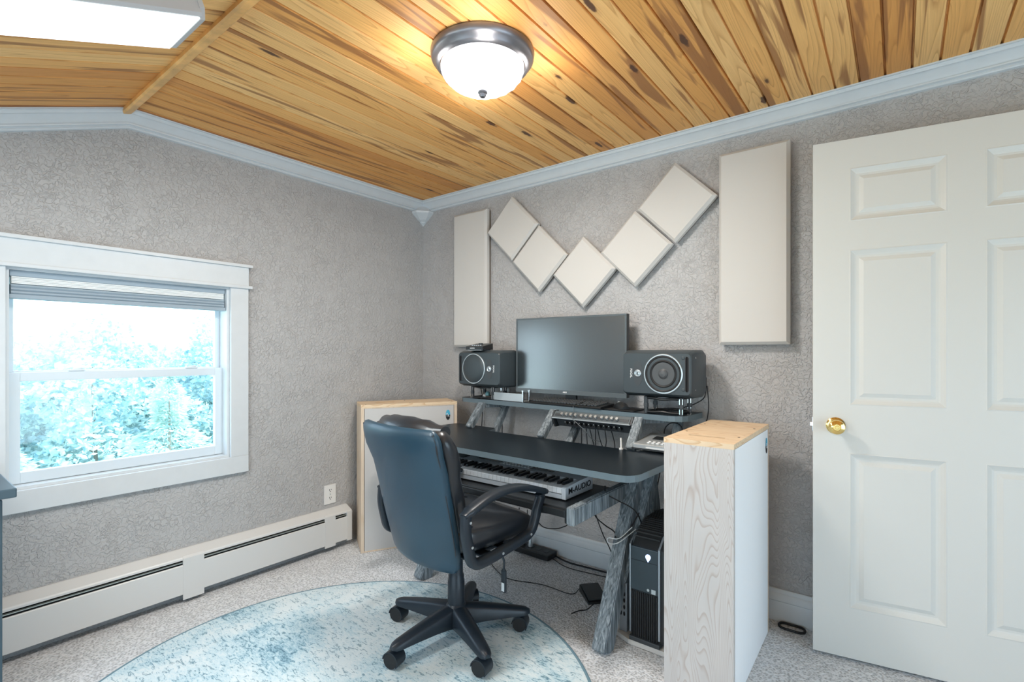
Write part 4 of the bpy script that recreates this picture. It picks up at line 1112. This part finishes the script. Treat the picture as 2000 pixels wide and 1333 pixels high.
# armrests: closed loop frame with padded top
for s_x in (-1, 1):
    x = .282 if s_x > 0 else -.262
    b = NB()
    path = [(-.190, .622), (-.192, .56), (-.180, .50), (-.166, .452), (-.140, .432), (-.08, .432), (.02, .445), (.12, .461), (.160, .480), (.182, .520), (.196, .560), (.215, .600), (.212, .618)]
    P = smooth_path([Vector((x, p[0], p[1])) for p in path], 5); rows = []
    for i, p in enumerate(P):
        t = (P[min(i+1, len(P)-1)]-P[max(i-1, 0)]).normalized(); nn = Vector((1, 0, 0)); bb = t.cross(nn).normalized(); hw, hd = .017, .0185
        rows.append([p+nn*hw*cx_+bb*hd*cy_ for cx_, cy_ in ((-1, -.6), (-.6, -1), (.6, -1), (1, -.6), (1, .6), (.6, 1), (-.6, 1), (-1, .6))])
    loft(b, rows); ar = obj('armrest', b, M['chairp'], CH, smooth=50)
    b = NB(); path = [(-.205, .618), (-.15, .640), (-.08, .662), (.0, .672), (.08, .668), (.15, .652), (.21, .632), (.245, .620)]
    P = smooth_path([Vector((x, p[0], p[1])) for p in path], 4); rows = []
    for i, p in enumerate(P):
        t = (P[min(i+1, len(P)-1)]-P[max(i-1, 0)]).normalized(); bb = Vector((0, -t.z, t.y)); e = 1 if 1 < i < len(P)-2 else .75
        rows.append([p+Vector((1, 0, 0))*.026*e*cx_+bb*.012*e*cy_ for cx_, cy_ in ((-1, -.5), (-.85, -1), (.85, -1), (1, -.5), (1, .4), (.75, 1), (-.75, 1), (-1, .4))])
    loft(b, rows); obj('arm_pad', b, M['chairp'], ar, smooth=50)
    b = NB()
    for yy, zz in ((-.184, .595), (-.176, .505), (-.02, .440), (.14, .470)): cyl(b, (x+s_x*.016, yy, zz), (x+s_x*.0195, yy, zz), .0048, seg=14)
    islands('bolt', b, M['silver'], ar)
    b = NB(); bx(b, (s_x*.235, .05, .427), (.09, .05, .010), bev=.003); bx(b, (s_x*.235, -.05, .427), (.09, .05, .010), bev=.003); islands('arm_bracket', b, M['chairp'], ar)

# ------------------------------------------------------------------ under the desk: PC on its board and neighbours
bd = NB(); prism(bd, [(1.800, -.555), (1.905, -.600), (2.098, -.600), (2.098, -.10), (1.800, -.10)], 2, .003, .022); bdo = obj('floor_board', bd, M['board']); tag(bdo, 'pale board lying on the carpet under the black computer tower', 'board')
pc = thing('computer_tower', 'black ribbed gaming computer tower with glowing round emblem under the desk', 'computer', (1.912, -.590, .022), math.radians(-.5))
PW = .150
b = NB(); prism(b, [(.004, .018), (.004, .392), (.055, .440), (.14, .462), (.25, .466), (.33, .452), (.36, .42), (.36, .018)], 0, .008, PW-.008); obj('case', b, M['blackp'], pc, smooth=25)
b = NB(); bx(b, (.060, .002, .300), (.116, .012, .180), bev=.004); obj('front_panel', b, M['pcfront'], pc)
b = NB(); bx(b, (.060, -.0042, .335), (.112, .0008, .0016)); obj('panel_seam', b, M['darkgap'], pc)
b = NB(); bx(b, (.060, .006, .112), (.116, .008, .190)); 
for k in range(12): bx(b, (.008+k*.0095, .000, .112), (.0045, .008, .185), bev=.001, seg=1)
obj('ribbed_grille', b, M['blackp'], pc)
b = NB()
for yk in range(22):
    y = .03+yk*.0145; z = .392+(.05)*min(1, (y-.0)/.055) if y < .055 else .440+(.022)*min(1, (y-.055)/.085) if y < .14 else .463 if y < .25 else .466-(y-.25)*.17
    bx(b, (.060, y, z+.003), (.112, .005, .007))
obj('top_rib', b, M['rubber'], pc)
b = NB(); prism(b, [(-.002, .030), (-.002, .395), (.05, .436), (.30, .436), (.33, .40), (.33, .030)], 0, .119, .127); prism(b, [(-.002, .030), (-.002, .395), (.02, .41), (.02, .030)], 0, -.004, .002); obj('silver_side', b, M['pcsilver'], pc)
b = NB(); lathe(b, [(.011, 0), (.011, .0015), (.007, .0015), (.006, .001), (.0, .001)], 24, Matrix.Translation((.078, -.004, .358)) @ Matrix.Rotation(math.pi/2, 4, 'X')); prism(b, [(.069, .352), (.087, .352), (.078, .337)], 1, -.0052, -.004); obj('glowing_emblem', b, M['glow'], pc)
b = NB(); lathe(b, [(.0055, 0), (.0055, .001), (0, .001)], 16, Matrix.Translation((.078, -.004, .224)) @ Matrix.Rotation(math.pi/2, 4, 'X')); bx(b, (.101, -.0046, .222), (.018, .0012, .018)); obj('sticker', b, M['silver'], pc)
b = NB(); bx(b, (.062, .16, .009), (.13, .34, .018), bev=.003); obj('base', b, M['darkgrey'], pc)
pb = thing('perforated_case', 'narrow silver case with oval holes left of the black computer tower', 'computer case', (1.845, -.560, .022), math.radians(-6))
b = NB(); bx(b, (.019, .085, .118), (.038, .17, .232), bev=.005); obj('shell', b, M['pcsilver'], pb)
b = NB()
for r in range(5):
    for c in range(2): prism(b, [(.010+c*.016+.0048*math.cos(a), .078+r*.028+.0095*math.sin(a)) for a in [2*math.pi*j/16 for j in range(16)]], 1, -.0009, .002)
islands('vent_hole', b, M['darkgap'], pb)
b = NB(); bx(b, (.012, -.0005, .218), (.006, .002, .006)); bx(b, (.026, -.0005, .218), (.006, .002, .006)); islands('screw', b, M['chrome'], pb)
wb = thing('white_power_brick', 'white rounded plastic device on the carpet behind the desk leg', 'device', (1.745, -.420, .012))
b = NB(); lathe(b, [(.0, 0), (.038, .001), (.042, .010), (.040, .022), (.034, .046), (.026, .056), (.0, .058)], 28); obj('shell', b, M['whitep'], wb, smooth=50)
b = NB(); lathe(b, [(.043, .010), (.0435, .013), (.043, .016)], 28, cap=False); obj('seam_ring', b, M['silver'], wb)
bp_ = NB(); bx(bp_, (0, 0, .006), (.11, .15, .010), bev=.002); bpo = obj('flat_adapter', bp_, M['pcfront'], loc=(1.748, -.43, 0.0), rot=(0, 0, .5)); tag(bpo, 'flat dark slab lying under the white rounded device', 'adapter')
fp = thing('foot_pedal', 'black wedge foot pedal on the carpet behind the right desk leg', 'pedal', (1.600, -.335, .002), math.radians(48))
b = NB(); prism(b, [(-.07, .0), (.07, .0), (.07, .034), (-.07, .010)], 0, -.05, .05); obj('base', b, M['blackp'], fp)
b = NB(); bx(b, (0, 0, .0275), (.088, .125, .006), rot=Matrix.Rotation(.17, 4, 'X'), bev=.002); obj('treadle', b, M['darkgrey'], fp)

# power strip along the wall
ps = thing('power_strip', 'long black power strip on the carpet against the baseboard under the desk', 'power strip', (1.02, -.085, .004), math.radians(-2))
b = NB(); bx(b, (0, 0, .020), (.36, .095, .034), bev=.005); obj('housing', b, M['blackp'], ps)
b = NB()
for k in range(6): bx(b, (-.145+k*.056, .0, .0378), (.030, .030, .002))
islands('socket', b, M['darkgrey'], ps)
for k, (x, m_, lb) in enumerate(((-.035, M['blackp'], 'black tapered plug standing in the power strip nearest the chair'), (.018, M['silver'], 'grey tapered plug standing in the middle of the power strip'), (-.10, M['whitep'], 'white cube plug in the left end of the power strip'))):
    w_ = thing('power_plug', lb, 'plug', (1.02+x, -.085-x*.035, .0435), math.radians(-2), None)
    b = NB()
    if k < 2: lathe(b, [(.014, 0), (.015, .010), (.010, .030), (.005, .052), (.004, .060)], 16); 
    else: bx(b, (0, 0, .018), (.036, .030, .034), bev=.003)
    obj('shell', b, m_, w_, smooth=40)
    b = NB(); tube(b, [(0, 0, .055 if k < 2 else .032), (.0, .01, .085), (.01, .025, .12), (.0, .04, .20)], .003, 6, 4); obj('cord', b, M['cable'], w_)

# ------------------------------------------------------------------ cables
def cable(pts, label, r=.0028, m='cable', n=6):
    b = NB(); tube(b, pts, r, 6, n); return tag(obj('cable', b, M[m], smooth=70), label, 'cable')
cable([(1.08, -.30, .568), (1.108, -.3, .434), (1.143, -.3, .369), (1.24, -.3, .345), (1.413, -.3, .368), (1.48, -.3, .418), (1.52, -.28, .568)], 'black cable sagging under the keyboard tray, upper of two loops')
cable([(1.13, -.26, .45), (1.171, -.25, .319), (1.233, -.25, .252), (1.307, -.25, .253), (1.372, -.25, .276), (1.41, -.25, .325), (1.451, -.25, .568)], 'black cable hanging lowest under the keyboard tray in a deep loop')
cable([(.86, -.20, .006), (.901, -.309, .006), (1.068, -.419, .006), (1.172, -.44, .006), (1.334, -.388, .006), (1.501, -.385, .006), (1.508, -.30, .006), (1.552, -.213, .006)], 'thin black cable crossing the carpet from chair to pedal', .0022)
cable([(1.19, -.05, .012), (1.30, -.075, .009), (1.45, -.065, .008), (1.62, -.055, .008), (1.80, -.06, .008)], 'thick black cable along the foot of the baseboard', .005)
cable([(1.18, -.08, .010), (1.32, -.13, .006), (1.50, -.115, .006), (1.66, -.09, .006), (1.80, -.085, .006)], 'thin cable lying in front of the thick baseboard cable', .0025)
cable([(1.46, -.15, .70), (1.472, -.15, .462), (1.518, -.15, .334), (1.557, -.15, .247), (1.593, -.15, .188), (1.622, -.14, .115), (1.66, -.11, .012)], 'black cable dropping behind the desk leg to the floor')
cable([(1.60, -.47, .575), (1.676, -.47, .461), (1.728, -.47, .424), (1.787, -.49, .411), (1.842, -.575, .415), (1.885, -.57, .445), (1.91, -.50, .52)], 'black cable slung across the right desk leg')
cable([(1.80, -.60, .640), (1.815, -.62, .614), (1.855, -.60, .589), (1.900, -.56, .557), (1.915, -.52, .516), (1.90, -.44, .44)], 'black cable looping from the tray rail round the top of the leg')
cable([(1.66, -.42, .03), (1.64, -.47, .008), (1.615, -.50, .006), (1.60, -.545, .006)], 'short black lead end on the carpet beside the right desk leg')
cable([(1.905, -.52, .455), (1.860, -.60, .410), (1.815, -.60, .400), (1.82, -.61, .425), (1.865, -.60, .430), (1.90, -.55, .47)], 'pale tangled lead tied round the right desk leg', .0022, 'cablew')
RC = 'black cables hanging behind the right desk leg'
for i, p in enumerate(([(1.796, -.22, .70), (1.806, -.25, .615), (1.822, -.25, .532), (1.822, -.25, .47), (1.83, -.25, .40)],
        [(1.81, -.2, .70), (1.816, -.2, .582), (1.832, -.2, .502), (1.827, -.2, .40)],
        [(1.83, -.2, .70), (1.824, -.2, .613), (1.863, -.2, .528), (1.875, -.2, .42)],
        [(1.90, -.2, .72), (1.883, -.2, .617), (1.853, -.2, .489), (1.80, -.2, .36)])):
    cable(p, ['black cable hanging leftmost behind the right desk leg', 'black cable hanging close beside the leftmost one behind the right desk leg', 'black cable bowing right above the computer tower', 'black cable slanting down-left above the computer tower'][i])['group'] = RC
cable([(2.060, -.045, 1.05), (2.065, -.035, .96), (2.058, -.03, .897), (2.046, -.03, .834), (2.03, -.03, .60)], 'black cable dropping from the right speaker behind the shelf end')
cable([(2.055, -.042, 1.09), (2.050, -.045, 1.00), (2.010, -.060, .962), (1.955, -.085, .940), (1.90, -.09, .925)], 'black cable curving from the right speaker to its stand')
HG = 'black cables hanging from the rack mixer'
hang = [[(1.453, -.2, .835), (1.456, -.2, .757), (1.456, -.2, .66)], [(1.482, -.2, .835), (1.49, -.2, .726), (1.49, -.2, .66)], [(1.499, -.2, .835), (1.518, -.2, .761), (1.539, -.2, .70), (1.55, -.2, .66)],
        [(1.539, -.2, .835), (1.539, -.2, .72), (1.54, -.2, .66)], [(1.545, -.2, .835), (1.566, -.2, .755), (1.590, -.2, .70), (1.60, -.2, .66)], [(1.589, -.2, .835), (1.601, -.2, .759), (1.598, -.2, .717), (1.60, -.18, .66)], [(1.621, -.2, .835), (1.644, -.2, .764), (1.65, -.2, .718), (1.65, -.2, .66)]]
hl = ['first from the left', 'second from the left', 'third from the left, slanting', 'straight in the middle', 'fifth from the left, slanting', 'sixth from the left, bowed', 'last on the right']
for p, l_ in zip(hang, hl): cable(p, 'black cable under the rack mixer, '+l_, .0024)['group'] = HG
cable([(1.430, -.235, .925), (1.441, -.262, .926), (1.447, -.268, .905), (1.470, -.315, .87), (1.500, -.322, .85), (1.545, -.318, .815), (1.573, -.30, .775), (1.60, -.27, .7625)], 'thin grey lead trailing from the shelf edge past the rack knobs', .0018, 'bezel')
cable([(1.880, -.125, .765), (1.885, -.14, .828), (1.905, -.14, .860), (1.932, -.14, .870), (1.959, -.14, .862), (1.975, -.14, .835), (1.975, -.125, .765)], 'black cable arched behind the silver tabletop unit')
cable([(.600, -.055, 1.01), (.605, -.035, .95), (.612, -.03, .87), (.60, -.03, .70)], 'black cable dropping behind the left end of the shelf')
cable([(.770, -.06, .89), (.785, -.05, .85), (.80, -.06, .78), (.80, -.06, .70)], 'black cable hanging between the left shelf struts')
b = NB(); tube(b, [(2.425+.05*math.cos(a), -.062+.030*math.sin(a), .008+.002*math.sin(3*a)) for a in [2*math.pi*k/16 for k in range(18)]], .0055, 8, 3)
tag(obj('cable_coil', b, M['cable'], smooth=70), 'black cable coiled on the carpet between plywood box and door', 'cable')

# ------------------------------------------------------------------ dark cabinet at the left edge
cb = thing('dresser', 'dark blue-grey dresser corner at the far left edge below the window', 'dresser', (.30, -2.62, 0))
b = NB(); bx(b, (0, 0, .39), (.46, .70, .70), bev=.003); obj('carcass', b, M['cabinet'], cb)
b = NB(); bx(b, (.0, .0, .765), (.542, .756, .030), bev=.004); obj('top_slab', b, M['cabinet'], cb)
for k in range(3):
    b = NB(); bx(b, (.236, 0, .16+k*.22), (.016, .64, .20), bev=.003); dw = obj('drawer', b, M['cabinet'], cb)
    b = NB(); cyl(b, (.244, 0, .16+k*.22), (.264, 0, .16+k*.22), .012); obj('knob', b, M['silver'], dw)
b = NB(); bx(b, (0, 0, .02), (.44, .68, .04)); obj('plinth', b, M['cabinet'], cb)

# ------------------------------------------------------------------ outside: hillside, trees
b = NB(); n = 24
vv = [[b.verts.new((-.6-i*4.0-(.0), -40+j*4.0, -3.0+.35*math.sin(i*.7+j*.5)+.02*i*i*.12)) for j in range(n)] for i in range(14)]
for i in range(13):
    for j in range(n-1): b.faces.new((vv[i][j], vv[i+1][j], vv[i+1][j+1], vv[i][j+1]))
tag(struct('ground', b, M['grass']), 'pale grassy hillside outside the window')
def tree(x, y, zb, h, r, conifer, label, seed, leaves=5200, size=.16):
    rnd = random.Random(seed)
    t = thing('conifer_tree' if conifer else 'leafy_tree', label, 'tree', (x, y, zb), rnd.random()*6, 'trees outside the window')
    b = NB(); tube(b, [(0, 0, 0), (.06, .03, h*.35), (0, .05, h*.7), (0, 0, h*.93)], [ (.03+.006*h)*(1-.9*k/18) for k in range(19)], 8, 6); obj('trunk', b, M['bark'], t)
    vs, fs = [], []
    for k in range(leaves):
        if conifer:
            u = rnd.random()**.62; z = h*(1-u*.93); rad = r*(1-z/h)**.8*(.25+.75*rnd.random()**.5); layer = .10*math.sin(z*9); rad *= 1+layer*3
            a = rnd.random()*6.283; p = Vector((rad*math.cos(a), rad*math.sin(a), z-rad*.18)); d = Vector((math.cos(a+rnd.uniform(-.6, .6)), math.sin(a+rnd.uniform(-.6, .6)), rnd.uniform(-.45, .35))).normalized()
        else:
            q_ = Vector((rnd.gauss(0, 1), rnd.gauss(0, 1), rnd.gauss(0, 1))).normalized(); k3 = 1+.22*math.sin(q_.x*5+seed)+.18*math.sin(q_.z*7+q_.y*4+seed)
            rr = (.55+.45*rnd.random()**.5)*k3; p = Vector((q_.x*r*rr, q_.y*r*rr, h*.58+q_.z*h*.42*rr)); d = Vector((rnd.gauss(0, 1), rnd.gauss(0, 1), rnd.gauss(0, .6))).normalized()
        s = d.cross(Vector((rnd.gauss(0, 1), rnd.gauss(0, 1), rnd.gauss(0, 1)))).normalized(); L_ = size*rnd.uniform(.7, 1.5); W_ = L_*(.14 if conifer else .28)
        i0 = len(vs); vs += [p-d*L_*.5, p+s*W_, p+d*L_*.5, p-s*W_]; fs.append((i0, i0+1, i0+2, i0+3))
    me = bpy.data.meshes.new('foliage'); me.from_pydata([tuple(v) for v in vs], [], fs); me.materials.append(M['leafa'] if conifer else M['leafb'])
    o = bpy.data.objects.new('foliage', me); COL.objects.link(o); o.parent = t
def top_h(x, y, v):   # height of a crown whose top shows at image height v
    d = (2.798-x)*.6115+(y+2.543)*.791
    return 4.215+d*(687.3-v)/980
TR = [  # x, y, skyline v, radius, conifer
 (-5.4, -1.75, 742, 1.15, True, 'feathery conifer nearest the left end of the lower window pane', 15000, .085),
 (-5.2, .05, 725, 1.25, True, 'feathery conifer in the middle of the lower window pane', 16000, .085),
 (-4.6, 2.1, 800, .95, True, 'small conifer at the right end of the lower window pane', 11000, .075),
 (-10.5, -2.9, 650, 1.9, False, 'round leafy tree low in the left part of the upper window pane', 12000, .15),
 (-11.5, .6, 622, 1.9, False, 'tall leafy tree left of the middle of the upper window pane', 13000, .15),
 (-12.5, 3.9, 612, 1.9, False, 'leafy tree right of the middle of the upper window pane', 13000, .15),
 (-8.6, 4.9, 610, 1.5, False, 'leafy tree behind the right end of the upper window pane', 12000, .13),
 (-19, -5.0, 652, 3.4, False, 'distant leafy tree on the far left skyline', 9000, .26),
 (-20, 2.4, 628, 3.4, False, 'distant leafy tree on the middle skyline', 9000, .26),
 (-18, 9.5, 600, 3.4, False, 'distant leafy tree on the right skyline', 9000, .26)]
for i, (x, y, v, r, c, lb, nl, sz) in enumerate(TR): tree(x, y, -3.0, top_h(x, y, v)/(1.0 if c else 1.12), r, c, lb, 11+i*7, nl, sz)
